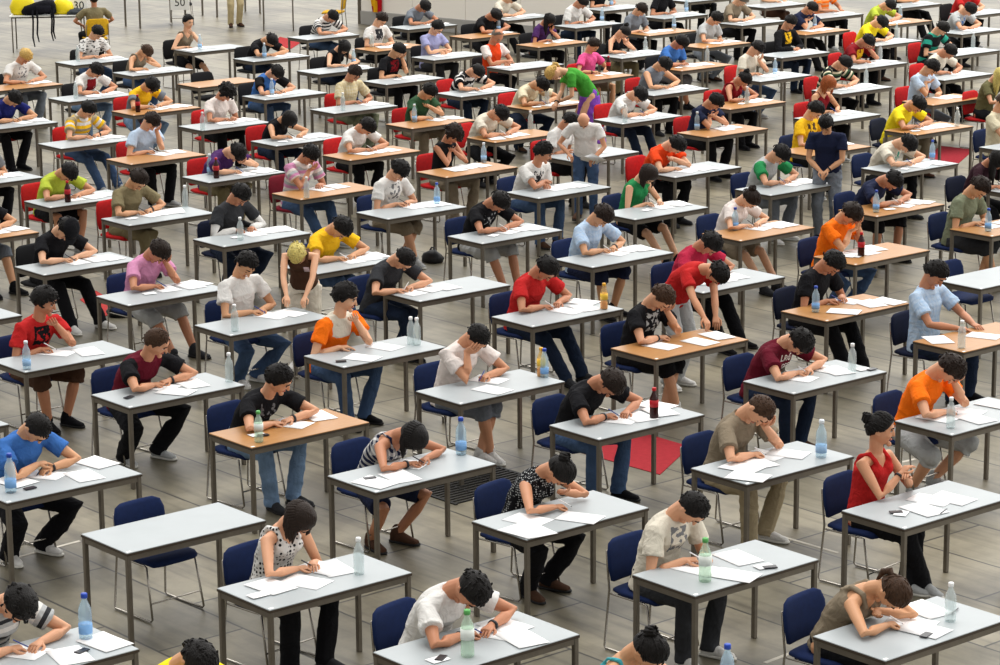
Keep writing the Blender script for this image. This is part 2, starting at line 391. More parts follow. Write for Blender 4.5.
def ik(A, W, l1, l2, cost):
    d = np.linalg.norm(W-A); mx = (l1+l2)*.995
    if d > mx: W = A+(W-A)*mx/d; d = mx
    n = (W-A)/d; x = (l1*l1-l2*l2+d*d)/(2*d); h = math.sqrt(max(1e-6, l1*l1-x*x))
    u = nrm(np.cross(n, Z_ if abs(n[2]) < .95 else X_)); w = np.cross(n, u); best = None
    for k in range(48):
        a = 2*math.pi*k/48; Ep = A+n*x+(u*math.cos(a)+w*math.sin(a))*h; c = cost(Ep)
        if best is None or c < best[0]: best = (c, Ep)
    return best[1], W
def hand(mb_fuse, mb_fing, W, d, nrm_dn, side, curl, sc, n=7):
    """palm goes into the fused skin, fingers are rooted inside it. side=+1: thumb towards +lateral"""
    d = nrm(d); dn = nrm(nrm_dn - d*(nrm_dn@d)); lat = np.cross(d, dn)*side       # thumb side
    pc = [W-d*.015*sc, W+d*.02*sc, W+d*.06*sc, W+d*.088*sc]
    mb_fuse.loft([(pc[0],lat,dn,.027*sc,.021*sc),(pc[1],lat,dn,.033*sc,.019*sc),(pc[2],lat,dn,.041*sc,.017*sc),(pc[3],lat,dn,.039*sc,.014*sc)], 12)
    for i, (o, L, r) in enumerate(((.029,.070,.0088),(.010,.080,.0092),(-.010,.075,.0088),(-.028,.058,.0078))):
        b = W+d*(.078 if i < 3 else .070)*sc+lat*o*sc; pts = [b]; ang = .15; p = b
        for s_, fr in enumerate((.44,.32,.24)):
            ang += curl*(.55+.12*i+.1*s_); dd = d*math.cos(ang)+dn*math.sin(ang)+lat*o*1.5; p = p+nrm(dd)*L*fr*sc; pts.append(p)
        mb_fing.tube(pts, [r*sc, r*.95*sc, r*.86*sc, r*.72*sc], n)
    b = W+d*.022*sc+lat*.026*sc; t1 = b+(d*.5+lat*.6+dn*.35)*.042*sc; t2 = t1+(d*.85+lat*.1+dn*.35)*.032*sc; t3 = t2+(d*.9-lat*.25+dn*.3)*.022*sc
    mb_fing.tube([b, t1, t2, t3], [.0125*sc, .0108*sc, .0095*sc, .007*sc], n)
def cloud(rng, n=5, k=(18, 60)):
    return [(np.array([rng.gauss(0,1) for _ in range(3)])*rng.uniform(*k), rng.uniform(0, 6.28), np.array([rng.gauss(0,1) for _ in range(3)])*rng.uniform(6, 18), rng.uniform(0, 6)) for _ in range(n)]
def cloudv(P, ws):
    r = np.zeros(len(P))
    for k, ph, k2, ph2 in ws: r += np.sin(P@k+ph+2.2*np.sin(P@k2+ph2))
    return r/len(ws)
def creases(P, rng):
    """ridged folds, mostly running across the body"""
    r = np.zeros(len(P))
    for i in range(4):
        k = np.array([rng.gauss(0,.6), rng.gauss(0,.6), rng.gauss(0,1.2)]); k = k/np.linalg.norm(k)*rng.uniform(14, 34); k2 = np.array([rng.gauss(0,1) for _ in range(3)])*7
        s = np.sin(P@k+rng.uniform(0,6)+1.8*np.sin(P@k2+rng.uniform(0,6))); r += (1-np.abs(s))**1.6*(.55+.45*np.sin(P@k2*.7+rng.uniform(0,6)))
    return r/4*1.6-.25
def head_dir(el, az):   # az 0 = face, +90 = person's right
    return np.array([math.cos(el)*math.sin(az), math.cos(el)*math.cos(az), math.sin(el)])
def head_r(d):
    return 1/math.sqrt((d[0]/.077)**2+((d[1]-.0)/.096)**2+(d[2]/.116)**2)
def hair_mb(style, rng, sc, q):
    """in head coordinates (x right, y face, z crown)"""
    m = MB(); nc = 40 if q < 2 else 20; nr = 11 if q < 2 else 7
    vol = dict(short=.019, buzz=.009, long=.017, bob=.019, bun=.014, tail=.014, curly=.036, fringe=.010, messy=.027, bald=.0)[style]
    amp = dict(short=.007, buzz=.0015, long=.004, bob=.004, bun=.003, tail=.003, curly=.014, fringe=.003, messy=.011, bald=0)[style]
    if style == 'bald': return None
    if style in ('long', 'bob'): fr, sd, bk = .62, -.55, -.95
    elif style in ('bun', 'tail'): fr, sd, bk = .72, .02, -.62
    elif style == 'fringe': fr, sd, bk = 1.25, -.05, -.6
    else: fr, sd, bk = rng.uniform(.42,.6), -.12, -.62
    ws = cloud(rng, 6, (30, 75) if style == 'curly' else (40, 110)); v = []; rows = []
    bang = rng.choice([.78,.72,.6,.5]) if style in ('short', 'messy') else .78
    KA = [0,30,50,68,82,96,112,140,180]; KE = [bang,bang-.04,.5,.28,-.12,-.06,-.32,-.68,-.85]; jit = [rng.uniform(-.07,.07) for _ in range(nc)]
    for i in range(nr):
        t = i/(nr-1)
        for k in range(nc):
            az = 2*math.pi*k/nc; c = math.cos(az)
            lo = (sd+(fr-sd)*max(0, c)**1.4) if c > 0 else (sd+(bk-sd)*(-c)**.8)
            if style == 'fringe': lo = (.1+(1.2-.1)*max(0, c)**.4) if c > 0 else (.1+(bk-.1)*(-c)**.8)
            if style in ('short', 'buzz', 'messy', 'curly'): lo = float(np.interp(math.degrees(math.acos(max(-1, min(1, c)))), KA, KE))+jit[k]
            top = math.pi/2 if style != 'fringe' else (1.25 if c > 0 else .62)
            el = top+(lo-top)*t; d = head_dir(el, az); v.append(d*((head_r(d)+vol*(1-.7*t**4))*(1-.22*max(0, -d[2])*(1 if style in ('short', 'buzz', 'messy', 'curly') else .3))))
    v = np.array(v)
    dsp = cloudv(v, ws)*amp; ln = np.linalg.norm(v, axis=1, keepdims=True); v = v*(1+dsp[:,None]/ln)
    last = v[-nc:]; v = np.vstack([v, last*(.075/np.linalg.norm(last, axis=1, keepdims=True))])
    f = []
    for i in range(nr):
        for k in range(nc):
            k2 = (k+1) % nc; f.append((i*nc+k, (i+1)*nc+k, (i+1)*nc+k2, i*nc+k2))
    m.add(v*sc, f)
    if style in ('curly', 'messy'):
        for _ in range((90 if style == 'curly' else 46) if q < 2 else 24):
            az = rng.uniform(0, 6.28); el = rng.uniform(-.15 if math.cos(az) < .4 else .45, 1.5); d = head_dir(el, az); p = d*(head_r(d)+vol*.8)
            rr = rng.uniform(.014,.024) if style == 'curly' else rng.uniform(.009,.015)
            tg = nrm(np.cross(d, np.array([rng.gauss(0,1) for _ in range(3)])))
            m.tube([(p-tg*rr)*sc, (p+d*rr*.5)*sc, (p+tg*rr*1.2-d*.004)*sc], [rr*.5*sc, rr*.7*sc, rr*.3*sc], 6)
    elif style in ('bun', 'tail', 'buzz') and q < 2:
        for _ in range(90):
            az = rng.uniform(0, 6.28); el = rng.uniform((-.35 if math.cos(az) < -.4 else .15) if math.cos(az) < .3 else .74, 1.5); d = head_dir(el, az); p = d*(head_r(d)+vol*.8)
            bkv = np.array([0,-1,.35]); tg = nrm(bkv-d*(bkv@d)); L = rng.uniform(.02,.036) if style != 'buzz' else .008
            m.tube([(p-tg*L*.6)*sc, (p+d*.002)*sc, (p+tg*L*.8-d*.002)*sc], [.004*sc, .0065*sc, .003*sc], 6)
    elif style in ('short',):
        for _ in range(110 if q < 2 else 40):
            az = rng.uniform(0, 6.28); el = rng.uniform((-.4 if math.cos(az) < -.5 else .05) if math.cos(az) < .3 else .72, 1.5); d = head_dir(el, az); p = d*(head_r(d)+vol*.75)
            tg = nrm(np.array([0, .7, -.2])-d*(np.array([0,.7,-.2])@d)+np.array([rng.gauss(0,.3) for _ in range(3)])); L = rng.uniform(.016,.03)
            m.tube([(p-tg*L*.6)*sc, (p+d*.003)*sc, (p+tg*L*.8-d*.003)*sc], [.006*sc, .0075*sc, .003*sc], 6)
    if style == 'bun':
        m.ball(np.array([0,-.100,.055])*sc, np.array([.040,.036,.038])*sc, 12, 8)
        for k in range(9):
            a = k*.7; m.tube([np.array([.034*math.cos(a),-.10+.03*math.sin(a),.045])*sc, np.array([.024*math.cos(a+.5),-.108+.024*math.sin(a+.5),.092])*sc], [.011*sc,.008*sc], 6)
    return m
def hair_strands(m, H, R, style, rng, sc, wz, q, y_front):
    """hanging hair in person coordinates, falls with gravity"""
    if style == 'tail':
        b = H+R@(np.array([0,-.088,-.01])*sc); m.tube([b, b+R@np.array([0,-.035,-.01])*sc, b+R@np.array([0,-.045,-.06])*sc-Z_*.03, b+R@np.array([0,-.03,-.1])*sc-Z_*.08], [.020*sc,.024*sc,.022*sc,.008*sc], 10)
        return
    if style not in ('long', 'bob'): return
    L = .24 if style == 'long' else .10
    for k in range(26 if q < 2 else 16):
        az = math.pi*(.26+1.48*k/(25 if q < 2 else 15)); d = head_dir(rng.uniform(-.15,.05), az); p = H+R@(d*(head_r(d)+.010)*sc)
        o = nrm(np.array([*(R@d)[:2], 0])); pts = [H+R@(head_dir(.5, az)*(head_r(head_dir(.5, az))+.012)*sc), p]
        for j in range(1, 4): pts.append(p+o*.012*math.sin(j*.9)-Z_*L*j/3*rng.uniform(.85,1.1)+np.array([0, -.03*j/3, 0]))
        m.tube(pts, [.013*sc,.019*sc,.018*sc,.014*sc,.005*sc], 7, flat=None)

def person(name_label, group, origin, rz, sk, sc, th, hairs, top, bottom, arms, legs, look, b_edge, q, rng, standing=False, standdir=None, P0z=None, targets=None, shoe=None, extras=''):
    """queues every surface of one person; returned dict is finished in finish()"""
    vox = (.0075, .0095, .013)[q]
    nod = {'': .80, 'U': -.15, 'R': -.05, 'D': .6, 'L': .0}[look] if th < 1.2 else .2
    nod = max(-.9 if look in 'UR' and look else -.3, nod)
    P0 = np.array([0, 0, P0z if P0z else .535*1.0]); rel = spine(th, sc, nod); P1, P2, H = (P0+r for r in rel[:3]); d1, d2, d3, ch = rel[3:]
    f2 = np.array([0, d2[2], -d2[1]]); f1 = np.array([0, d1[2], -d1[1]])
    yaw = {'': rng.uniform(-.18,.18), 'U': rng.uniform(-.1,.1), 'R': -.48, 'L': .75, 'D': rng.uniform(-.15,.15)}[look]
    hu, hf = d3, np.array([0, d3[2], -d3[1]])
    tilt = {'': 0, 'U': 0, 'R': 0, 'D': 0, 'L': 0}[look]
    if 't' in arms or 'f' in arms: tilt = (.12 if arms[0] in 'tf' else -.12)
    hr = X_.copy()
    R0 = np.column_stack([hr, hf, hu])
    cy, sy = math.cos(yaw), math.sin(yaw); Ry = np.array([[cy, sy, 0],[-sy, cy, 0],[0,0,1.0]])    # +yaw turns to person's right
    ct, st = math.cos(tilt), math.sin(tilt); Rt = np.array([[ct,0,st],[0,1,0],[-st,0,ct]])
    R = R0@Ry@Rt
    hw = .178*sc if top[0] != 'f' else .165*sc
    fem = extras.find('F') >= 0; hw = (.168 if fem else .197)*sc; wf = .92 if fem else 1.07
    Sc = P2-d2*.055*sc+f2*.012
    wr, sho = {}, {}
    dz = DH+.012
    ytar = max(b_edge+.05, min(b_edge+.33, H[1]+.06))
    armd = {}
    for side, tk in ((1, arms[0]), (-1, arms[1])):
        S = Sc+X_*side*hw+f2*.02*(1 if tk in 'wd' else 0)
        l1, l2 = .285*sc, .245*sc; curl = .45; dn = -Z_; hd = None
        if targets and side in targets and targets[side] is not None:
            W = np.array(targets[side][0], float); pole = targets[side][1]; curl = targets[side][2] if len(targets[side]) > 2 else .5
            cost = lambda Ep, pole=pole: -(Ep@np.array(pole)); hd = None
        elif tk == 'w':
            W = np.array([side*.10+rng.uniform(-.02,.03), ytar-.03+rng.uniform(-.02,.02), dz+.022]); curl = .95
        elif tk == 'd':
            W = np.array([side*rng.uniform(.08,.17), ytar-.04+rng.uniform(-.02,.03), dz+.018]); curl = .3
        elif tk == 'x':
            W = np.array([side*.02, b_edge+.10, dz+.02+(.05 if side > 0 else 0)]); curl = .35
        elif tk == 'n':
            W = np.array([side*.13, .28, .62]); curl = .4
        elif tk == 'h':
            W = np.array([side*.035-.02, P2[1]+.25, P2[2]-.14+.02*side]); curl = .5
        else:
            o = {'f': (.035,.125,-.035), 't': (.100,.055,-.03), 'c': (.03,.120,-.125), 'k': (.06,.09,-.125)}[tk]
            W = H+R@(np.array([o[0]*side, o[1], o[2]])*sc)-Z_*.055*sc; curl = .35
        if tk in 'wdx' and not targets:
            def cost(Ep, side=side):
                c = Ep[2]*.8-side*Ep[0]*1.25
                if Ep[1] > b_edge-.05 and Ep[2] < dz+.025: c += 8*(dz+.025-Ep[2])
                if abs(Ep[0]) < .2: c += .5
                return c
        elif tk in 'nh' and not targets: cost = lambda Ep, side=side: Ep[1]+Ep[2]*.5-side*Ep[0]*(1.3 if arms[0] == 'h' else .4)
        elif tk in 'ftck' and not targets:
            def cost(Ep, side=side):
                return abs(Ep[2]-(dz+.03))*2+max(0, b_edge+.03-Ep[1])*1.5+abs(Ep[0]-side*.24)*.5
        Ep, W = ik(S, W, l1, l2, cost)
        if tk in 'ftck' and not targets:
            # hand lies against the head: fingers go up along the face
            hd = nrm(R@np.array([-side*.25 if tk != 't' else 0, -.1, 1.0])) if tk in 'ft' else nrm(R@np.array([-side*.9, .15, .55]))
            dn = nrm((H-W))
        if hd is None:
            hd = nrm(W-Ep); 
            if tk in 'wdx' and not targets: hd = nrm(hd*np.array([1,1,.25])+Y_*.25)
        armd[side] = (S, Ep, W, hd, dn, curl, tk)
    # ---- legs
    legd = {}
    for side in (1, -1):
        Hp = P0+np.array([side*.092*sc, 0, -.01])
        if standing: A = np.array([side*.10, .02*side, .085]); pole = np.array([side*.1, 1, 0])
        else:
            lg = legs
            y = {'0': .40, 's': .66, 'b': .16, 'x': .44}[lg]+rng.uniform(-.05,.05); xx = side*rng.uniform(.10,.19)
            if lg == 'x': xx = -side*.045; y += .05*side
            if lg == '1': y = .4
            A = np.array([xx, y, .085]); pole = np.array([side*.28, .6, 1.0])
        l1, l2 = (.43*sc, .41*sc) if not standing else (.435*sc, .43*sc)
        Kn, A = ik(Hp, A, l1, l2, lambda p, pole=pole: -(p@pole)); legd[side] = (Hp, Kn, A)
    # ---- skin: one continuous surface
    B = MB(); Fg = MB()
    n = 16
    B.loft([(P0-d1*.06*sc, X_, f1, .12*wf*sc, .085*sc), (P0, X_, f1, .145*sc, .10*sc), (P0+d1*.13*sc, X_, f1, .122*wf*sc, .085*sc), (P1, X_, f1, .125*wf*sc, .09*sc),
            (P1*.5+P2*.5, X_, f2, .145*wf*sc, .10*sc), (P2-d2*.05*sc, X_, f2, .125*wf*sc, .08*sc), (P2+d2*.0*sc, X_, f2, .07*sc, .065*sc)], n)
    nk = nrm(H-P2)
    B.tube([P2-d2*.05*sc, P2+d2*.03*sc, H-R@np.array([0,.015,.055])*sc], [.064*sc, (.052 if fem else .057)*sc, .054*sc], 12)
    if fem and top[0] in 'tvk': B.ball(P1*.45+P2*.55+f2*.06*sc+X_*.06, .062*sc); B.ball(P1*.45+P2*.55+f2*.06*sc-X_*.06, .062*sc)
    # head
    hsc = sc*1.06
    hv = []; nc, nr = 22, 16
    hm = MB(); hm.ball((0,0,0), (1,1,1), nc, nr)
    U = np.array(hm.v); d = U/np.linalg.norm(U, axis=1, keepdims=True)
    Hx = d*np.array([.075,.095,.116]); t = np.clip(-d[:,2], 0, 1); fr = d[:,1] > 0
    Hx[:,0] *= 1-.30*t**1.5; Hx[:,1] = np.where(fr, Hx[:,1]*(1-.12*t)+.008*t, Hx[:,1]*(1-.45*t))
    hm.v = [tuple(p) for p in (Hx@R.T)*hsc+H]; B.add(hm.v, hm.f)
    hl = lambda *p: H+R@(np.array(p)*hsc)
    nl = -.005 if fem else 0
    B.tube([hl(0,.088,.022), hl(0,.100,-.010), hl(0,.108+nl,-.026)], [.008*sc,.0112*sc,(.0105 if fem else .0125)*sc], 8)
    B.ball(hl(0,.080,-.096), np.array([.024,.020,.020])*sc, 8, 6); B.ball(hl(0,.078,.036), np.array([.05,.02,.012])*sc, 10, 6, M=R)
    for s_ in (1,-1):
        B.ball(hl(s_*.077,-.008,-.005), np.array([.009,.020,.032])*sc, 8, 6, M=R); B.ball(hl(s_*.036,.066,-.025), np.array([.022,.024,.022])*sc, 8, 6)
    lr = .0
    for side, (S, Ep, W, hd, dn, curl, tk) in armd.items():
        k = .9 if fem else 1.0
        B.tube([P2-d2*.05*sc+X_*side*.05, S, S*.6+Ep*.4, Ep, Ep*.6+W*.4, W], [.052*sc*k, .054*sc*k, .046*sc*k, .036*sc*k, .038*sc*k, .0245*sc*k], 12)
        hand(B, Fg, W, hd, dn, 1 if side < 0 else -1, curl, sc*(.95 if not fem else .88))
    for side, (Hp, Kn, A) in legd.items():
        k = .9 if fem else 1.0
        B.tube([Hp, Hp*.5+Kn*.5, Kn, Kn*.65+A*.35, A], [.082*sc, .072*sc, .054*sc, .053*sc*k, .036*sc], 12)
        B.tube([A, A+np.array([side*.01,.045,-.045])], [.034, .026], 8)
    job = dict(label=name_label, group=group, origin=origin, rz=rz, sk=sk, q=q, parts=[])
    job['body'] = (fuse(B, vox, 2, .35), Fg)
    # face details kept in the same mesh
    Fd = MB()
    for s_ in (1,-1):
        if look in ('U', 'R'):
            Fd.ball(hl(s_*.031,.0785,.012), np.array([.0130,.0095,.0062])*sc, 8, 6, 1, M=R); Fd.ball(hl(s_*.031,.0865,.0115), np.array([.0056,.0032,.0056])*sc, 8, 5, 2, M=R); Fd.tube([hl(s_*.018,.087,.019), hl(s_*.032,.0885,.0205), hl(s_*.045,.080,.017)], [.002*sc,.0028*sc,.002*sc], 6, 2)
        else:
            Fd.ball(hl(s_*.031,.0785,.012), np.array([.0150,.0105,.0095])*sc, 8, 6, 0, M=R); Fd.tube([hl(s_*.018,.0865,.004), hl(s_*.032,.0885,.0015), hl(s_*.045,.080,.004)], [.0016*sc,.0026*sc,.0016*sc], 6, 2)
        Fd.tube([hl(s_*.014,.096,.033), hl(s_*.032,.094,.038), hl(s_*.050,.080,.033)], [.0035*sc,.0048*sc,.0025*sc], 6, 2)
    Fd.tube([hl(-.022,.0835,-.057), hl(0,.0915,-.055), hl(.022,.0835,-.057)], [.003*sc,.0065*sc,.003*sc], 6, 3)
    job['face'] = Fd; job['hairc'] = hairs[1]
    # ---- hair
    hb = hair_mb(hairs[0], rng, hsc, q)
    if hb:
        hb.v = [tuple(p) for p in np.array(hb.v)@R.T+H]; hair_strands(hb, H, R, hairs[0], rng, hsc, 0, q, 0)
        job['parts'].append(('hair', hb, None, [hairm(hairs[1])], None))
    # ---- top
    kind, colr = top
    T = MB(); ease = .016
    def ring(c, ax, rx, ry, e=1): return (c, X_, ax, rx*sc*wf+ease*e, ry*sc+ease*e, .9)
    belly = .008
    Mid = P1*.5+P2*.5
    hem = P0-d1*.05*sc if kind != 'crop' else P0+d1*.05*sc
    rr = [ring(hem, f1, .155, .112), ring(P0+d1*.05*sc+f1*belly, f1, .153, .112), ring(P0+d1*.15*sc+f1*belly, f1, .138, .105), ring(P1+f1*.006, f1, .138, .103), ring(Mid+f2*.008, f2, .152, .112)]
    if kind in ('tank', 'strap'):
        rr += [ring(P2-d2*.10*sc+f2*.012, f2, .145, .098, .7), ring(P2-d2*.085*sc+f2*.012, f2, .135, .088, .4)]
    else:
        rr += [ring(P2-d2*.085*sc, f2, .150, .098), ring(P2-d2*.035*sc, f2, .120, .076), ring(P2+d2*.005*sc, f2, .066/wf, .060, .8)]
    T.loft(rr, 22)
    if fem:
        for s_ in (1,-1): T.ball(P1*.42+P2*.58+f2*.075*sc+X_*.065*s_*sc, .066*sc, 10, 8)
    slv = {'tee': .57, 'polo': .58, 'shirt': .66, 'long': 9, 'sless': .0, 'tank': None, 'strap': None}[kind]
    for side, (S, Ep, W, *_r) in armd.items():
        if slv is None:
            wd = .021 if kind == 'tank' else .011
            a = P2-d2*.12*sc+f2*.105*sc+X_*side*.075*sc; m_ = P2-d2*.0*sc+X_*side*.085*sc+f2*.008; c_ = P2-d2*.12*sc-f2*.095*sc+X_*side*.075*sc
            T.tube([a, a*.5+m_*.5+f2*.03*sc+d2*.02*sc, m_+d2*.012*sc, c_*.5+m_*.5-f2*.026*sc+d2*.02*sc, c_], [wd*sc]*5, 8)
            continue
        k = .92 if fem else 1.0
        nb = P2-d2*.04*sc+X_*side*.045*sc
        if slv == 0: T.tube([nb, S*.75+nb*.25], [.060*sc*k, .064*sc*k], 12)
        elif slv > 1: T.tube([nb, S, S*.5+Ep*.5, Ep, Ep*.5+W*.5, W*.97+Ep*.03], [.066*sc*k, .072*sc*k, .066*sc, .057*sc, .053*sc, .041*sc], 14)
        else:
            e_ = S+(Ep-S)*slv; T.tube([nb, S, S*.5+e_*.5, e_], [.058*sc*k, .066*sc*k, .070*sc*k, .074*sc*k], 14, cap=False)
    sp = [P0-d1*.05*sc, P0, P1, P2]
    job['parts'].append((dict(tee='t_shirt', polo='polo_shirt', shirt='shirt', long='sweater', sless='sleeveless_top', tank='tank_top', strap='strap_top')[kind], fuse(T, vox*1.2, 3), .013 if q < 2 else .010, [garment_mat(colr)], (sp, armd, f2)))
    if kind in ('polo', 'shirt'):
        C = MB(); nn = 18; v = []; f = []
        for j, (h_, r_) in enumerate(((0,.071),(.022,.073),(.016,.088),(-.012,.097))):
            for i in range(nn):
                a = 2*math.pi*i/nn; v.append(P2+d2*(h_-.004)*sc+X_*math.cos(a)*r_*sc+f2*(math.sin(a)*r_*.95+(.01 if j > 1 else 0))*sc-d2*(.02*max(0, math.sin(a))*sc))
        for j in range(3):
            for i in range(nn): f.append((j*nn+i, j*nn+(i+1) % nn, (j+1)*nn+(i+1) % nn, (j+1)*nn+i))
        C.add(v, f); cc = colr.split('/')[1] if '/' in colr else colr
        job['parts'].append(('collar', C, None, [cloth(cc)], None))
    # ---- bottom
    bk, bc = bottom
    L = MB(); L.loft([(P0-Z_*.075*sc+Y_*.02, X_, Y_, .150*sc, .115*sc, .9), (P0, X_, f1, .168*sc, .128*sc, .9), (P0+d1*.10*sc, X_, f1, .150*wf*sc, .115*sc, .9)], 18)
    for side, (Hp, Kn, A) in legd.items():
        if bk in ('jeans', 'trousers', 'track'):
            w2 = dict(jeans=1.0, trousers=1.08, track=1.15)[bk]
            L.tube([Hp, Hp*.5+Kn*.5, Kn, Kn*.6+A*.4, Kn*.08+A*.92, A-Z_*.035], [.098*sc, .088*sc, .074*sc*w2, .066*sc*w2, .062*sc*w2, .066*sc*w2], 14, cap=False)
        elif bk == 'shorts':
            e_ = Kn*.98+A*.02; L.tube([Hp, Hp*.5+Kn*.5, e_, e_+(A-Kn)*.16], [.102*sc, .098*sc, .084*sc, .086*sc], 14, cap=False); L.ball(Kn, .084*sc, 12, 8)
        elif bk == 'skirt':
            L.tube([Hp, Hp*.5+Kn*.5, Hp*.12+Kn*.88], [.10*sc, .098*sc, .090*sc], 14, cap=False)
        elif bk == 'longskirt':
            pass
    if bk == 'longskirt':
        L.loft([(P0, X_, Y_, .17*sc, .14*sc), (P0*.55+Y_*.02, X_, Y_, .21*sc, .19*sc), (P0*.2, X_, Y_, .26*sc, .24*sc)], 20)
    bm = denim(bc) if bk == 'jeans' else cloth(bc)
    job['parts'].append((dict(jeans='jeans', trousers='trousers', track='track_pants', shorts='shorts', skirt='skirt', longskirt='skirt')[bk], fuse(L, vox*1.3, 3), .013 if q < 2 else .010, [bm], None))
    # ---- shoes
    sh = shoe or rng.choice(['black', 'white', 'black', 'charcoal', 'ltgrey', 'brown'])
    for side, (Hp, Kn, A) in legd.items():
        g = A-Kn; out = np.array([side*.22, 1, 0]); out = nrm(out); lt = np.array([out[1], -out[0], 0]); S = MB()
        o = np.array([A[0], A[1], 0])-out*.06
        hgt = max(0, A[2]-.085)
        o[2] = hgt
        S.loft([(o+Z_*.035, lt, Z_, .022, .03), (o+out*.02+Z_*.05, lt, Z_, .036, .048), (o+out*.08+Z_*.058, lt, Z_, .042, .056), (o+out*.13+Z_*.047, lt, Z_, .043, .042), (o+out*.20+Z_*.034, lt, Z_, .046, .026), (o+out*.245+Z_*.03, lt, Z_, .036, .02), (o+out*.262+Z_*.028, lt, Z_, .018, .012)], 14)
        S.tube([o+out*.035+Z_*.06, o+out*.06+Z_*.115], [.043, .046], 12)
        sole = 'white' if sh in ('white', 'ltgrey') else 'black'
        S.loft([(o+out*-.012+Z_*.012, lt, Z_, .02, .012, .5), (o+out*.02+Z_*.012, lt, Z_, .036, .012, .5), (o+out*.12+Z_*.012, lt, Z_, .042, .012, .5), (o+out*.2+Z_*.012, lt, Z_, .048, .012, .5), (o+out*.255+Z_*.012, lt, Z_, .034, .012, .5), (o+out*.275+Z_*.014, lt, Z_, .014, .008, .5)], 12, 1)
        job['parts'].append(('shoe', S, None, [cloth(sh), plain('sole', (210,208,200) if sole == 'white' else (30,30,30), .7)], None))
    # ---- little things worn
    if 'W' in extras or 'B' in extras:
        for ch_, side in (('W', -1), ('B', 1)):
            if ch_ in extras:
                S, Ep, W = armd[side][:3]; ax = nrm(W-Ep); c = W-ax*.025*sc; u = nrm(np.cross(ax, Z_)); w = np.cross(ax, u); wt = MB()
                wt.loft([(c-ax*.009, u, w, .036*sc, .032*sc), (c+ax*.009, u, w, .034*sc, .030*sc)], 14)
                job['parts'].append(('wristwatch' if ch_ == 'W' else 'wristband', wt, None, [plain('watch', (26,26,30), .4)], None))
    if 'V' in extras:      # long white sleeves worn under the tee
        for side in (1, -1):
            US = MB(); S, Ep, W = armd[side][:3]; US.tube([S*.45+Ep*.55, Ep, Ep*.5+W*.5, W*.95+Ep*.05], [.052*sc, .050*sc, .047*sc, .037*sc], 14)
            job['parts'].append(('undersleeve', US, None, [cloth('white')], None))
    if 'K' in extras:
        c = MB(); nn = 16; v = []
        c.loft([(hl(0,.012,.075), R@X_, R@Y_, .094*sc, .112*sc), (hl(0,0,.11), R@X_, R@Y_, .088*sc, .104*sc), (hl(0,-.005,.135), R@X_, R@Y_, .06*sc, .07*sc), (hl(0,-.005,.142), R@X_, R@Y_, .01*sc, .01*sc)], nn)
        c.loft([(hl(0,.06,.068), R@X_, R@Z_, .075*sc, .008), (hl(0,.13,.062), R@X_, R@Z_, .066*sc, .006), (hl(0,.17,.052), R@X_, R@Z_, .03*sc, .004)], 12)
        job['parts'].append(('cap', c, None, [cloth('black')], None))
    if 'G' in extras:
        g = MB()
        for s_ in (1,-1):
            pts = [hl(s_*(.032+.022*math.cos(a)), .103, .010+.016*math.sin(a)) for a in np.linspace(0, 2*math.pi, 13)]; g.tube(pts, .0018, 5); g.tube([hl(s_*.054,.102,.012), hl(s_*.08,.0,.012)], .0018, 5)
        g.tube([hl(-.01,.106,.012), hl(.01,.106,.012)], .0018, 5)
        job['parts'].append(('glasses', g, None, [plain('glasses', (20,20,22), .3)], None))
    if 'N' in extras:     # name badge on the chest
        n_ = MB(); c = Mid+f2*(.135*sc)-X_*.07+d2*.01; n_.box((0,0,0), (.055,.006,.08), 0, np.column_stack([X_, f2, d2])); n_.v = [tuple(np.array(p)+c) for p in n_.v]
        job['parts'].append(('name_badge', n_, None, [plain('badge', (226,206,216), .5)], None))
    job['rng'] = rng; job['hand'] = armd; job['H'] = H
    return job
PEOPLE = []
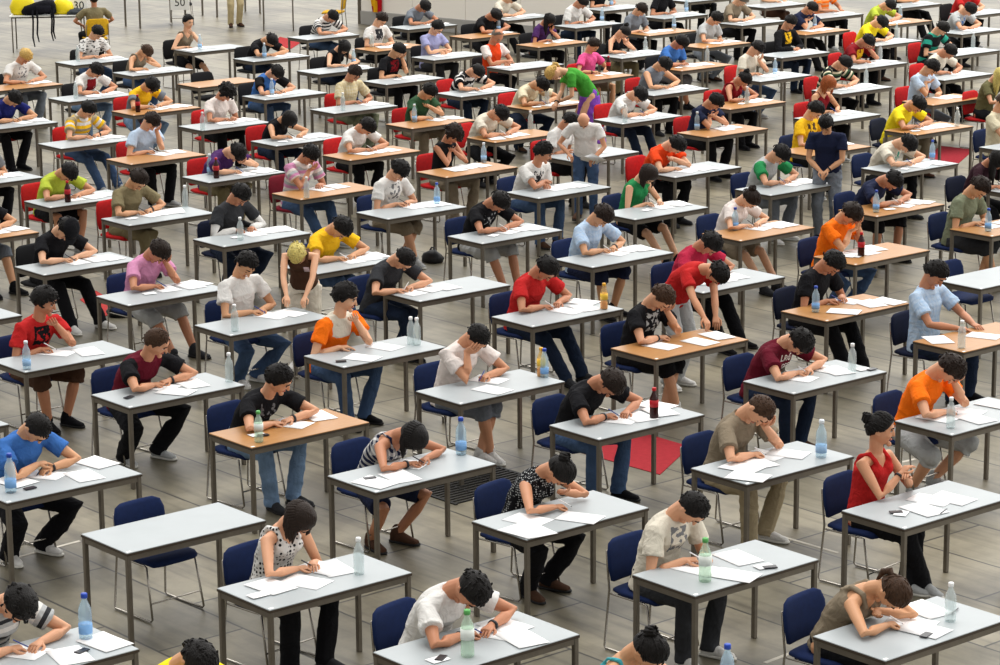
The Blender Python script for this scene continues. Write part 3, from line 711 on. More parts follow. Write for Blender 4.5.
def finish():
    dg = bpy.context.evaluated_depsgraph_get(); dg.update(); out = []
    for o in JOBS: out.append(bpy.data.meshes.new_from_object(o.evaluated_get(dg)))
    for o in JOBS:
        me = o.data; bpy.data.objects.remove(o); bpy.data.meshes.remove(me)
    for j in PEOPLE:
        rng = j['rng']
        bi, Fg = j['body']; bm = out[bi]; nv = len(bm.vertices)
        co = np.empty(nv*3); bm.vertices.foreach_get('co', co); co = co.reshape(-1, 3)
        nf = len(bm.polygons); lv = np.empty(len(bm.loops), int); bm.loops.foreach_get('vertex_index', lv)
        ls = np.empty(nf, int); lt_ = np.empty(nf, int); bm.polygons.foreach_get('loop_start', ls); bm.polygons.foreach_get('loop_total', lt_)
        V = [co]; Fl = [list(map(int, lv[s:s+t])) for s, t in zip(ls, lt_)]; mi = [0]*nf; off = nv
        for mb in (Fg, j['face']):
            V.append(np.array(mb.v)); Fl += [[i+off for i in f] for f in mb.f]; mi += mb.mi; off += len(mb.v)
        me = bpy.data.meshes.new('person_body'); me.from_pydata(np.vstack(V).tolist(), [], Fl)
        sc_ = SKINS[j['sk'] % len(SKINS)]
        for m in (skin(j['sk']), plain('eye_white', (225,220,212), .3), hairm(j['hairc'] if j['hairc'] in 'kbcgr' else 'c'), plain('lips', tuple(int(v*f) for v, f in zip(sc_, (.84,.66,.64))), .5)): me.materials.append(m)
        me.polygons.foreach_set('material_index', mi); me.polygons.foreach_set('use_smooth', [True]*len(Fl)); me.update()
        bpy.data.meshes.remove(bm)
        o = bpy.data.objects.new('person', me); o.location = j['origin']; o.rotation_euler = (0, 0, j['rz']); link(o)
        tag(o, j['label'], 'person', j['group'])
        for nm, src, wr, mats, info in j['parts']:
            if isinstance(src, MB): m2 = src.mesh(nm, mats)
            else:
                m2 = out[src]; n2 = len(m2.vertices); c = np.empty(n2*3); m2.vertices.foreach_get('co', c); c = c.reshape(-1, 3)
                no = np.empty(n2*3); m2.vertex_normals.foreach_get('vector', no); no = no.reshape(-1, 3)
                if wr:
                    c = c+no*(wr*1.05*creases(c, rng))[:,None]
                if info:
                    sp_, armd, f2 = info; al = np.zeros(n2); best = np.full(n2, 9.0); acc = 0
                    def segd(a, b):
                        ab = b-a; t = np.clip((c-a)@ab/(ab@ab), 0, 1); return np.linalg.norm(c-(a+t[:,None]*ab), axis=1), t
                    for a, b in zip(sp_[:-1], sp_[1:]):
                        L_ = np.linalg.norm(b-a); dd, t = segd(a, b); dd = dd-.11; mk = dd < best; best[mk] = dd[mk]; al[mk] = acc+t[mk]*L_; acc += L_
                    sv = np.zeros(n2)
                    for side, (S, Ep, W, *_r) in armd.items():
                        a0 = S+(Ep-S)*.02
                        for a, b, ex in ((a0, Ep, 0), (Ep, W, .27)):
                            dd, t = segd(a, b); dd = dd-.055; mk = dd < best; best[mk] = dd[mk]; al[mk] = .44-ex-t[mk]*np.linalg.norm(b-a); sv[mk] = 1
                    P1, P2 = sp_[2], sp_[3]; mid = P1*.42+P2*.58; u2 = (P2-P1)/np.linalg.norm(P2-P1)
                    rel = c-mid; chest = ((np.abs(rel[:,0]) < .095) & (np.abs(rel@u2) < .095) & (no@f2 > .2) & (sv < .5)).astype(float)
                    for nm_, arr in (('along', al), ('sleeve', sv), ('chest', chest)):
                        at_ = m2.attributes.new(nm_, 'FLOAT', 'POINT'); at_.data.foreach_set('value', arr.astype(np.float32))
                m2.vertices.foreach_set('co', c.ravel()); m2.materials.clear()
                for m in mats: m2.materials.append(m)
                m2.update()
            child(nm, m2, o)
        j['obj'] = o
# ------------------------------------------------------------------ the rows of desks, read off the photograph
# corner used (L left, N near, R right, T far) | its pixel | top g grey / w wood | chair | head pixel | hair | top garment | lower garment | arms right,left | legs | look | extras | things on the desk | who
DATA = """
L|55,62|g|k|97,32|short k|tee fleck/white/black|jeans denim|wd|0||-|C78,61|white tee with black flecks before the yellow chair
R|63,84|w|-|25,56|short l|tee print/white/grey/.55|trousers greyjean|dd|0||-|-|white tee sitting alone at far left oak desk
L|48,98|g|k|96,70|short k|tee print/white/darkred/.3|jeans ltdenim|wd|0||-|C76,98|white tee with dark red chest print
L|112.5,72.5|g|k|146,51|short c|tank taupe|jeans denim|wf|0||F|-|grey tank top shading their eyes with one hand
L|111.3,111|w|-|151,85|messy k|tee yoke/greyjean/yellow/.36|jeans ltdenim|wd|0||-|K138,112|grey tee with yellow shoulders
R|58,122|g|-|14,98|short k|tee royal|trousers black|wd|0||-|-|dark blue tee at the far left desk
L|173.7,49.5|g|k|188,22|short k|tank taupe|skirt black|dc|s|U|F|W200,49|grey tank top and black skirt looking up
L|233,58.5|g|k|271,40|short k|tee black|jeans darkdenim|wd|0||-|W264.5,58|black tee before the red floor mat
N|198.7,87.7|w|k|-||||||||-|-
L|242,96|g|k|276,72|short k|tee raglan/blue/black|jeans denim|wd|0||-|W272,95|blue and black tee behind the black sleeveless top
L|287.5,37|g|k|332,16|short k|tee stripe/white/charcoal/.06|jeans denim|wd|0||-|-|white and charcoal striped tee next to yellow chairs
L|178.3,126|g|r|226,92|curly k|tee pinkwhite|trousers black|wd|0||-|C206,131|pale tee and curly black hair
L|388,27|g|k|424,6|messy k|tee greyjean|trousers black|wd|0||-|-|grey tee nearest the white partition wall
L|354.5,48.5|w|k|381,19|short b|tee print/white/charcoal/.4|trousers black|wd|0||-|C372,47|white printed tee before the red yellow banner
L|411.5,57|g|k|437,27|short k|tee lilac|trousers charcoal|xx|0||-|-|lilac tee with folded arms
L|296.8,70.7|g|k|344,47|long k|sless black|trousers darkdenim|wd|0||F|W364,63|long hair and black sleeveless top writing
L|363,81|g|k|398,50|short k|tee print/black/darkred/.45|trousers black|wt|0||-|-|black tee with red print, left hand at temple
L|449.3,36|w|k|495,15|messy k|tee black|trousers black|wd|0||-|W491,30|black tee with white sleeve badge bending low
L|486.5,67|g|-|497,36|fringe g|tee raglan/orangered/pinkwhite|trousers black|xx|0||-|-|orange vest over white sleeves, balding
L|436.2,93|g|r|477,71|short k|tee wave/black/white|jeans darkdenim|wd|0||-|-|bold black and white zigzag top
L|310,109.2|g|r|354,73|short b|shirt check/beige/cream|trousers greygreen|wd|0||-|C343,110|beige checked shirt
L|385.6,124|w|r|429,91|short k|tee darkgreen|trousers taupe|wc|0||-|W414.5,122|dark green tee at oak desk
N|508,20.5|g|-|511,-3|short k|shirt offwhite|trousers black|dd|0||-|-|white shirt farthest back beside the partition wall
L|516,44.5|w|k|549,20|long k|tee purple|trousers black|wf|0||F|-|purple tee with head in hand
L|554.3,25.5|g|k|582,2|short k|shirt white|jeans darkdenim|dd|0||-|W602,21|open white shirt at the back beside the partition
N|604,11|g|-|605,-16|short k|tee black|trousers black|dd|0||-|W594,4|dark top, only forearms visible at the back edge
L|626.7,33|w|k|641,9|short b|polo greyjean|trousers black|dd|0||-|W674,29|grey blue polo at oak desk in the back
L|597.7,55.3|g|k|624,32|bun k|strap black|trousers khaki|wf|0||F|C645.4,52|black strap top and hair bun holding their face
R|634,75|w|r|593,45|short b|tee pink|skirt taupe|dd|0||FB|K549,62|bright pink top
L|505,106|w|r|541,84|short k|polo cream|trousers darkdenim|wd|0||-|C547,104|cream polo shirt being helped by the green tee
R|709,88.3|g|r|664,64|short k|sless greyjean|trousers black|wd|0||-|-|charcoal and grey sleeveless tee
N|622.5,124|g|r|639,94|short k|polo white|jeans darkdenim|wd|0||-|C625,122|white polo with dark collar behind orange red tee
N|664,19|g|-|668,-8|short k|tee black|trousers black|dd|0||-|W671,7|black top, head cut off, back row
L|719,23|g|k|742,-1|short g|shirt taupe|trousers black|wd|0||-|-|grey brown shirt in the back row
N|703,48.3|w|k|716,18|short k|tee ltgrey|jeans greyjean|dd|0||-|-|light grey tee in front of grey brown shirt
N|681.5,71|w|-|681,42|messy k|tee blue|shorts grey|wd|0||-|C705.5,61|bright blue tee
N|760.5,81.7|g|r|757,48|short k|tee offwhite|jeans denim|df|0||-|W775,74|off-white tee with hand over the eyes
N|730,109.5|w|-|744,79|bun k|tank darkred|trousers black|wd|0||F|C747,104|dark red tank top at oak desk
L|677,132.5|w|r|715,101|short k|tee navy|trousers black|cc|0||-|W697,130|navy tee with both hands at the mouth
N|782,58|g|k|790,22|short k|sweater print/black/yellow/.45|jeans darkdenim|wd|0||-|-|black sweater with yellow print
N|805.5,35|w|-|811,8|short k|shirt navy|trousers black|cd|0||-|W801,27|navy shirt with chin in hand near the back
N|821.5,18.5|g|-|826,-14|short c|tee stripe/peach/orange/.08|trousers black|dd|0||-|-|peach striped tee in the back row
N|890,25.5|w|-|889,5|short k|polo lime|trousers black|wd|0||-|W890,18|lime green polo
N|877,46|g|r|881,22|short k|tee lemon|trousers black|wd|0||-|C902,36|yellow tee leaning forward behind the red tee
N|859,69|g|r|867,41|short k|tee print/darkred/yellow/.4|trousers black|wt|0||-|C892,58|dark red tee with yellow print, head on hand
N|840.5,94|g|r|844,63|short k|tee stripe/darkgreen/cream/black/.09|trousers black|wd|0||-|C877,82|green, cream and black striped tee
R|880.8,114.2|g|r|828,84|bob r|strap darkred|trousers black|wd|0||F|-|red hair and dark red tank top
N|810.3,156|w|b|815,110|short k|tee print/yellow/brown/.5|trousers black|dd|0||-|-|golden yellow tee beside the standing navy tee
N|917.3,135|w|d|917,104|short k|polo lemon|trousers taupe|wd|0||-|C957,126|bright yellow polo
R|985,97.5|w|r|931,67|short k|tee ltblue|trousers greyjean|cd|0||-|-|pale blue tee rubbing their face
R|993,73.5|g|r|949,51|short k|tee offwhite|trousers black|wd|0||-|-|off-white tee in front of the teal striped shirt
N|955,56|g|r|942,28|short k|tee stripe/black/teal/black/.25|trousers black|wd|0||-|C980.6,46|black shirt with teal chest stripe
N|962,34.5|g|-|969,9|messy k|tee print/ltgrey/blue/.5|trousers black|wd|0||-|W958,30|grey white tee with blue print, far right back
N|974,15.7|g|k|973,-8|short k|tee red|trousers black|dd|0||-|-|red tee cut off by the top edge at right
L|979,147|g|b|1004,93|short c|shirt cream|trousers sand|dd|0||-|-|cream shirt with brown belt cut off at right
L|1004,103|g|r|998,76|long y|tee olive|trousers black|wd|0||F|-|fair hair at the right edge above the cream shirt
N|765,8|g|-|772,-26|short k|tee white|trousers brown|dd|0||-|-|brown trousers, only the legs visible at back
N|902,8|g|-|908,-24|short k|tee black|trousers black|dd|0||-|-|black trousers, only the legs visible at back right
N|690,2|g|-|696,-30|short k|tee black|trousers black|dd|0||-|-|dark trousers, only the legs visible at back centre
L|38,143.5|g|r|88,109|short k|polo stripe/white/yellow/sand/yellow/.17|jeans denim|wd|0||W|-|yellow, white and beige striped polo
L|106,159|w|r|151,121|short b|tee ltblue|trousers black|wt|0||-|-|pale blue tee, two fingers at temple, oak desk
L|24,201|g|r|68,172|short k|tee lime|skirt black|wd|0||-|K68,202|lime yellow tee behind a cola bottle
R|43.5,177|g|-|-12,146|short k|tee grey|trousers black|wd|0||-|-|grey tee cut off at left edge, black trousers
R|39,232|w|-|-14,200|short k|tee black|shorts greyjean|dd|s||-|-|jeans shorts, only legs visible at left edge
L|250.5,141|g|r|289,119|bob k|sless black|trousers darkdenim|wd|0||F|-|short bob and black sleeveless top
L|182,176.7|g|r|236,152|short k|tee purple|trousers khaki|wt|0||-|W210,174 K216.5,178|purple tee slumped over the desk
N|301,199.7|w|m|310,154|short k|polo stripe/pinkwhite/rose/ltgrey/.12|jeans denim|fd|0||-|C306.7,198|pink and white striped polo covering the face
N|350,160.5|w|r|367,126|short k|tee white|trousers black|wd|0||-|-|white tee at oak desk behind the printed white tee
L|416.5,171.7|w|r|453,134|curly b|sless black|trousers taupe|cc|0||F|W482,162|curly brown hair and black top, chin on hands
L|466.6,137.5|w|r|500,113|short k|tee offwhite|trousers black|wd|0||-|C518,127|off-white tee at oak desk behind white printed tee
L|356.2,212.2|g|b|399,170|messy k|tee print/white/grey/.52|shorts taupe|wd|x||-|B437,204|white tee with grey chest print and shorts
N|573,161.5|g|-|570,121|short k|tee white|trousers black|dn|0||-|-|white tee hidden behind the standing bald person
N|538.5,198.5|g|b|543,152|short k|tee print/white/charcoal/.5|jeans denim|xx|0|R|-|-|white tee with black emblem looking sideways
N|635,219.7|g|b|648,174|bob b|sless green|skirt black|wd|s||F|-|green sleeveless blouse and black skirt
N|675,177.5|g|-|676,144|short k|tee orangered|trousers black|dc|0||-|-|orange red tee with head low over desk
N|770.5,195.5|g|b|780,154|short k|tee raglan/ltgrey/green|trousers greyjean|wd|0||-|-|white tee with green sleeves
N|740.5,241|w|b|750,198|bun b|polo pinkwhite|skirt taupe|wd|s||F|B735,230|white polo and hair bun
L|861,168|g|b|907,143|short k|tee print/offwhite/teal/.5|trousers black|wd|0||-|B948,157|white tee with teal print bending low
N|877,216.7|w|b|892,180|short k|tee navy|shorts black|wd|0||-|B876,212|navy tee and black shorts at oak desk
L|986,190|g|d|997,160|long k|tee plum|trousers black|wd|0||F|-|dark plum tee and long hair at right edge
N|992,236.5|w|b|979,187|short b|tee greygreen|shorts charcoal|dd|0||-|B988,231|grey green tee at the right edge
L|14.5,266.5|g|k|66,228|short k|polo black|trousers black|wd|s||K|-|black polo and black cap
L|101,218.5|g|r|138,179|short b|shirt khaki|trousers khaki|wd|0||W|C197,205|khaki shirt with wristwatch
L|96,296|g|b|158,251|short b|tee rose|shorts ltgrey|wt|s||-|-|pink tee and pale grey shorts
L|193,239|g|d|240,194|short k|tee charcoal|trousers darkdenim|wd|0||V|C240.5,240|charcoal tee over white long sleeves
L|194.5,325|g|b|246,264|short k|tee white|jeans denim|wd|0||-|C235,331|white tee being helped by the brown tank top
N|313.5,274.5|g|b|341,227|short k|tee yellow|jeans denim|wd|0||-|-|golden yellow tee with white sleeve lettering
L|382.5,292|g|b|404,258|buzz k|tee charcoal|jeans darkdenim|dw|0||-|-|charcoal green tee writing with the left hand
L|447.5,236|g|b|499,201|short k|tee print/black/ltgrey/.62|shorts ltgrey|wd|0||-|-|black tee and pale checked shorts
L|554.5,259|g|b|602,215|short b|shirt check/ltblue/skyblue|shorts navy|wd|0||W|-|pale blue checked shirt and navy shorts
N|703,293|g|b|710,243|short k|tee crimson|trousers black|dd|s||-|-|crimson tee behind the standing red tee
L|610.7,348|w|b|661,297|short c|tee print/black/ltgrey/.5|shorts black|wt|0||B|P662,346,10 P700,342,4 P717,336,-8|black tee with grey print, head on left hand
L|491.5,316.5|g|b|546,268|short k|tee red|jeans darkdenim|wd|0||-|J604,309 P567,311,12 P585,308,-10 P580,301,20|red tee with the orange juice bottle
L|781,311|w|d|832,262|short k|tee black|trousers black|wd|0||-|B815.5,312 P842,300,8 P870,304,-12 P892,301,5 P844,312,30|black tee over white collar at oak desk
N|855.5,265|w|b|851,213|short b|tee orange|jeans denim|ft|0||-|K861,256|orange tee hiding face in the hand
N|981,289|g|b|-||||||||-|-
L|913,341|w|d|935,272|short k|shirt check/ltblue/skyblue|jeans darkdenim|dd|0||-|C961.5,348 P984,336,20 P938,340,-30|pale blue checked shirt at oak desk
N|25,372.3|g|b|44,301|messy k|tee print/red/black/.42|shorts brown|wc|0|R|-|W27,369 P57,353,30 P88,352,-12|red tee with dark print, hand at mouth
R|22,315|g|-|-||||||||-|-
R|9,424|g|-|-||||||||-|-
L|91.2,394.5|g|b|156,342|buzz c|tee raglan/maroon/black|track black|dd|0|R|W|C231.7,381 P160,387,25 P192,384,-8 P176,392,30 X129,398|maroon tee with black sleeves
L|303.7,355.7|g|b|345,297|messy k|tee yoke/orange/offwhite/.45|jeans denim|dc|0|R|-|C411,344 C417,345 P385,347,14 P362,358,24 X341,362|orange tee with pale shoulders looking aside
L|415.7,391|g|b|477,336|buzz k|tee pinkwhite|shorts greyjean|tw|x||-|B544.5,377 J551,374 P485,379,20 P492,390,10|white tee with fist at temple
L|549.2,425|g|b|610,382|short b|tee black|jeans denim|wd|0||B|K654,418 P618,420,26 P638,417,-10 P660,405,12 P660,412,-16|black tee above the red floor mat
L|743,381|g|b|799,341|short k|tee maroon|jeans darkdenim|wd|0||-|C852,372 P798,378,18 P823,369,8 P836,371,-14 S866,369 X872,370|maroon tee with white lettering
L|895,420.7|g|b|949,368|short b|tee orange|shorts ltgrey|wt|b||-|C950.5,428 P965,412,20 P938,418,10 P975,419,-6 P996,405,8|bright orange tee and pale shorts
L|691,468|g|b|759,409|buzz c|shirt taupe|trousers sand|wt|0||-|W821,457 P766,455,8 P788,454,24 P757,463,-10 P742,468,14 P757,480,24|grey brown shirt with fist at forehead
L|841.6,510.5|g|b|880,429|bun k|tank red|trousers black|hh|x|R|FB|P931,500,14 P952,499,8 P924,510,-6 S901,514 X896,513 N944,512|red tank top smiling
N|7,503|g|-|37,427|buzz k|tee blue|track black|xw|0||W|B11,492 P45,475,30 P84,476,-6 P95,461,8 P15,482,10 X30,489|blue tee with clasped hands
L|208.7,433|w|b|278,379|short k|tee print/black/grey/.55|jeans ltdenim|dd|0|R|W|G259,442 P292,424,24 P318,416,-10 S257,435 X263,436|black tee at oak desk looking aside
L|327.5,475.7|g|b|413,436|bob k|strap check/navy/white|skirt navy|wd|b||FB|B462,454 P407,464,26 P400,477,-8 P375,483,10 X370,479|navy and white strap top
L|472,521|g|b|559,470|bun k|sless dots/black/ltgrey/52|trousers black|wf|b||FW|P528,520,14 P580,518,24 P533,531,-8 P519,533,6|black top with tiny white dots and hair bun
L|81.1,533.9|g|b|-||||||||-|-
L|217,588|g|b|299,518|bob b|tank dots/white/black/30|trousers black|wd|0||F|C359,574 P306,582,20 P333,569,-8 P318,567,14 P271,587,4 S258,596|white tank top with black dots
L|373,652|g|b|471,589|short k|tee white|trousers black|wd|0||WB|G467.6,656 P498,633,20 P505,626,6 S438,660 X441,659 P522,639,-10|white tee with wristwatch in the front row
L|632.5,574.5|g|b|692,507|buzz k|tee print/offwhite/grey/.5|jeans charcoal|wd|0||W|G705,581 P698,569,10 P738,558,-8 P736,576,20 S767,568 X770,568|cream tee with dark chest print
L|813,636|g|b|892,591|tail c|tank taupe|trousers black|wc|0||F|C950,621 P911,623,20 P926,610,-6 P923,630,10 X926,636 N955,612|brown tank top in the front row
L|588,717|g|b|648,649|bun k|strap turq|trousers black|wd|0||F|B727,692|turquoise straps, cut off by bottom edge
L|137,729|g|b|197,660|short k|tee lemon|trousers black|wd|0||-|-|yellow tee cut off by the bottom edge
R|139,648.6|g|-|17,603|messy k|tee stripe/ltgrey/charcoal/ltgrey/white/.13|trousers black|wd|0||-|B86,638.6 P22,652,28 P70,656,-12 P108,642,6 X82,652|grey striped tee at the front left
"""
# ------------------------------------------------------------------ build every desk with its writer, chair and things
rng0 = random.Random(7)
e_, s_ = E_, S_
def corner_off(k): return {'L': -e_*DL/2-s_*DW/2, 'N': -e_*DL/2+s_*DW/2, 'R': e_*DL/2+s_*DW/2, 'T': e_*DL/2-s_*DW/2}[k]
RZP = math.atan2(-S_[0], S_[1])                    # turns local +y onto the facing direction
TURN = .14                     # the writers sit a little turned towards the far end of their desk
def solve_pose(cen, hx, hy, sc, nod):
    """seat position and forward bend that bring the head to where it is seen"""
    d = ray(hx, hy); best = None
    for b in np.linspace(.14, .46, 17):
        for th in np.linspace(.02, 1.05, 53):
            H = spine(th, sc, nod)[2]; off = -(DW/2+b)+H[1]*math.cos(TURN)
            t = ((cen+S_*off-CAM)@S_)/(d@S_); p = CAM+t*d; dz = p[2]-(.535+H[2]); a = (p-cen)@E_-H[1]*math.sin(TURN)
            c = abs(dz)*10+abs(b-.27)*1.2+max(0, abs(a)-.42)*2+(max(0, .25-th)+max(0, th-.75))*.8
            if best is None or c < best[0]: best = (c, b, th, a, dz)
    return best
WORDS = lambda s: len(s.split())
n_sheet = [0]
CRW = [l.split('|') for l in DATA.strip().split('\n')]
def near_q(y): return 0 if y > 235 else (1 if y > 95 else 2)
def near_where(r):   # every piece of furniture is told apart by who sits there
    return 'of the person in '+r[-1]
LOG = []
EMPTY_WHO = {(198.7, 87.7): 'empty oak desk in the far left rows', (981.0, 289.0): 'empty grey desk at the right edge', (22.0, 315.0): 'empty grey desk end behind the red tee at left edge',
             (9.0, 424.0): 'sliver of grey desk end at left edge above the blue tee', (81.1, 533.9): 'empty grey desk in the front left'}
SEAT_WHO = {(198.7, 87.7): 'black chair pushed under the empty oak desk', (981.0, 289.0): 'blue chair pushed under the empty grey desk at right edge', (81.1, 533.9): 'blue chair pushed under the empty front left desk'}
CN = dict(b='dark blue', r='red', k='black', y='yellow', m='dark red', d='navy')
for idx, r in enumerate(CRW):
    ck, cxy, top, chc, hp, hair, gar, low, arm, leg, look, ext, items, who = r
    cx, cy = map(float, cxy.split(',')); rng = random.Random(1000+idx)
    c3 = at(cx, cy, DH); cen = c3-corner_off(ck); cen = np.array([cen[0], cen[1], 0])
    wood = top == 'w'
    nm = 'oak' if wood else 'grey'
    if hp == '-':
        dl = EMPTY_WHO[(cx, cy)]
    else: dl = f'{nm} desk of person in {who}'
    place(DESKM[wood], 'exam_desk', cen, YAW, dl, 'desk', 'exam desks in rows')
    if hp == '-':
        if chc != '-':
            off = -DW/2-.02
            p = cen+S_*off+E_*(.06 if cx < 900 else .0)
            if cx > 900: p = cen+S_*(-DW/2-.1)+E_*.02
            place(CHAIRM[chc], 'chair', p, RZP+.06, SEAT_WHO[(cx, cy)], 'chair', 'chairs in the exam rows')
        continue
    hx, hy = map(float, hp.split(',')); fem = 'F' in ext; sc = 1.04 if fem else rng.uniform(1.08, 1.11)
    nodv = {'': .80, 'U': -.15, 'R': -.05, 'D': .6, 'L': .0}[look]
    cst, b, th, a, dz = solve_pose(cen, hx, hy, sc, nodv)
    LOG.append((who[:30], round(b,2), round(th,2), round(a,2), round(dz,3)))
    a = max(-.56, min(.5, a)); org = cen+E_*a-S_*(DW/2+b)
    if leg == '0': leg = rng.choice('0000sbx')
    q = near_q(cy)
    pz = {'w': 'writing'}
    hs, hc = hair.split(); tk, tc = gar.split(); tk = {'sweater': 'long'}.get(tk, tk); bk, bc = low.split()
    lab = 'person in '+who
    if WORDS(lab) < 4: lab += ' sitting at desk'
    PEOPLE.append(person(lab, 'exam takers', tuple(org), RZP+TURN, rng.randrange(5), sc, th, (hs, hc), (tk, tc), (bk, bc), arm, leg, look, b, q, rng, extras=ext))
    J = PEOPLE[-1]; J['arms'] = arm; J['who'] = who
    if chc != '-' or cy > 60:
        cc = chc if chc != '-' else ('b' if cy > 190 else ('r' if cy > 85 else 'k'))
        place(CHAIRM[cc], 'chair', tuple(org+S_*.0), RZP+TURN*.8+rng.uniform(-.07,.07), f'{CN[cc]} chair under person in {who}', 'chair', 'chairs in the exam rows')
    # ---- papers and other things on this desk
    its = [] if items == '-' else items.split()
    fwdp = lambda u, v, z=0: cen+E_*u+S_*v+np.array([0,0,DH+z])
    papers = []
    zc = [.0012]
    for t in its:
        k = t[0]; val = [float(x) for x in t[1:].split(',')]
        p = at(val[0], val[1], DH+.001); u = (p-cen)@E_; v = (p-cen)@S_
        mg = .035
        if k == 'P': papers.append((u, v, val[2], 0 if rng.random() < .6 else 1))
        elif k == 'S': papers.append((u, v, rng.uniform(-30,30), 3))
        elif k in 'WBGCKJ':
            u = max(-DL/2+mg, min(DL/2-mg, u)); v = max(-DW/2+mg, min(DW/2-mg, v)); k0 = sum(1 for t2 in its[:its.index(t)] if t2[0] in 'WBGCKJ')
            nmk = dict(W='blue labelled water bottle', B='blue labelled water bottle', G='pale green water bottle', C='clear water bottle', K='cola bottle with red label', J='orange juice bottle')[k]
            if k0 and k == its[0][0]: nmk = 'second clear bottle'
            bt = place(BOTM[k], 'bottle', tuple(fwdp(u, v)), rng.uniform(0, 6), f'{nmk} by person in {who}', 'bottle', 'bottles on the exam desks'); bt.scale = ((1.42,)*3 if (k in 'BWG' and cy > 450 and k0 == 0) else (1.22,)*3)
        elif k == 'X':
            o = bpy.data.objects.new('phone', CARDM); link(o); o.location = fwdp(u, v, .006); o.rotation_euler = (0, 0, YAW+rng.uniform(-.6,.6)+1.57)
            tag(o, f'small dark phone by person in {who}', 'phone', 'phones on the desks')
        elif k == 'N':
            o = bpy.data.objects.new('pen', PENS[1]); link(o); o.location = fwdp(u, v, .010); o.rotation_euler = (0, 0, YAW+.35-1.57); tag(o, f'black pen lying by person in {who}', 'pen', 'pens')
    if not papers and cy < 665:
        a += .09; hv = -DW/2+max(.13, min(.33, J['H'][1]-b+.06))+.05
        papers = [(a-.02+rng.uniform(-.03,.03), hv+rng.uniform(-.02,.04), rng.uniform(-8,22), 1)]
        papers.append((a+.22+rng.uniform(-.03,.04), hv+rng.uniform(-.05,.06), rng.uniform(-16,20), 0))
        if rng.random() < .75: papers.append((a+rng.choice([.40, -.24, .36]), hv+rng.uniform(-.02,.08), rng.uniform(-25,25), 0))
        if rng.random() < .35: papers.append((a-.30, hv+.10, rng.uniform(-30,30), 3))
    ds = [np.hypot(u-a, v+DW/2-.25) for u, v, *_ in papers]; order = sorted(range(len(papers)), key=lambda i: ds[i])
    pos_names = {}
    mains = sorted([i for i in range(len(papers)) if papers[i][3] != 3], key=lambda i: papers[i][0])
    for i, (u, v, rot, kind) in enumerate(papers):
        h = .15 if kind != 3 else .06
        u = max(-DL/2+.11, min(DL/2-.11, u)); v = max(-DW/2+.13, min(DW/2-.13, v)); zc[0] += .0016
        o = bpy.data.objects.new('paper_sheet', SHEETS[kind]); link(o); o.location = fwdp(u, v, zc[0]); o.rotation_euler = (0, 0, YAW+math.radians(rot))
        if kind == 3: nmk = 'small white slip'
        else:
            k = mains.index(i); n = len(mains)
            side = ('left', 'right') if n == 2 else ('leftmost', 'middle', 'rightmost') if n == 3 else ('leftmost', 'second', 'third', 'fourth', 'fifth', 'sixth')
            nmk = ('white sheet' if n == 1 else f'{side[k]} white sheet' if not (n > 3 and k == n-1) else 'rightmost white sheet')
        tag(o, f'{nmk} by person in {who}', 'paper', 'exam sheets on the desks')
# standing people and the far left corner follow
# ------------------------------------------------------------------ standing people
def facing(dx, dy): return math.atan2(-dx, dy)
def rot2(rz, v): c, s = math.cos(rz), math.sin(rz); return np.array([c*v[0]-s*v[1], s*v[0]+c*v[1], v[2]])
def standing(who, hx, hy, fx, fy, th, hair, gar, low, rh, lh, ext='', sk=0, seed=1, look='', shoe=None, q=1, P0z=.93, sc=1.0, feet=None, legs='0', stand=True, arm='nn', hip=None):
    """rh, lh: (pixel x, pixel y, height) or local (x,y,z) tuples prefixed 'l'"""
    rz = facing(fx, fy); nod = {'': .80, 'U': -.15, 'R': -.05, 'D': .6, 'L': 0}[look] if th < 1.2 else .2
    H = spine(th, sc, nod)[2]
    if hip is not None: org = at(hip[0], hip[1], P0z)
    elif feet is None:
        hp = at(hx, hy, P0z+H[2]); org = hp-rot2(rz, np.array([0, H[1], 0]))
    else: org = at(feet[0], feet[1], 0)
    org = np.array([org[0], org[1], 0.0]); tg = {}
    for side, t in ((1, rh), (-1, lh)):
        if t is None: tg[side] = None; continue
        if t[0] == 'l': W = np.array(t[1:4])
        else: W = rot2(-rz, at(t[0], t[1], t[2])-org)
        tg[side] = (W, (side*.8, -.5, .1), t[4] if len(t) > 4 else .5)
    hs, hc = hair.split(); tk, tc = gar.split(); bk, bc = low.split()
    J = person('person in '+who, 'people standing between the desks' if stand else None, tuple(org), rz, sk, sc, th, (hs, hc), (tk, tc), (bk, bc), arm, legs, look, .2, q, random.Random(seed), standing=stand, P0z=P0z, targets=tg if any(tg.values()) else None, shoe=shoe, extras=ext)
    PEOPLE.append(J); J['arms'] = 'nn'; J['who'] = who; return J, org, rz
Jb, ob, rb = standing('white tee and jeans standing with papers, bald', 583.5, 120, -.12, -1, .58, 'bald k', 'tee white', 'jeans denim', ('l', .20, .34, .96), ('l', -.14, .40, .92), sk=1, seed=31, look='D', sc=.93, shoe='brown')
standing('green tee and purple skirt leaning over', 546, 70, -.98, -.2, .95, 'tail l', 'tee grassgreen', 'longskirt violet', (556, 103, .82), (561, 101, .84), ext='FB', sk=2, seed=32, sc=1.06, P0z=.92, shoe='black', hip=(590, 94.5))
standing('brown tank top leaning on desk, fair hair', 297, 253, -.08, -1, .72, 'short y', 'tank brown', 'trousers offwhite', (287, 309, .79), (303, 305, .82), ext='FN', sk=2, seed=33, sc=.95, P0z=.89, shoe='white')
standing('red tee standing and leaning over to write', 717, 272, .72, -.69, 1.0, 'short k', 'tee red', 'trousers ltgrey', (709, 329, .79), (716, 320, .79), sk=1, seed=34, shoe='white', sc=1.02)
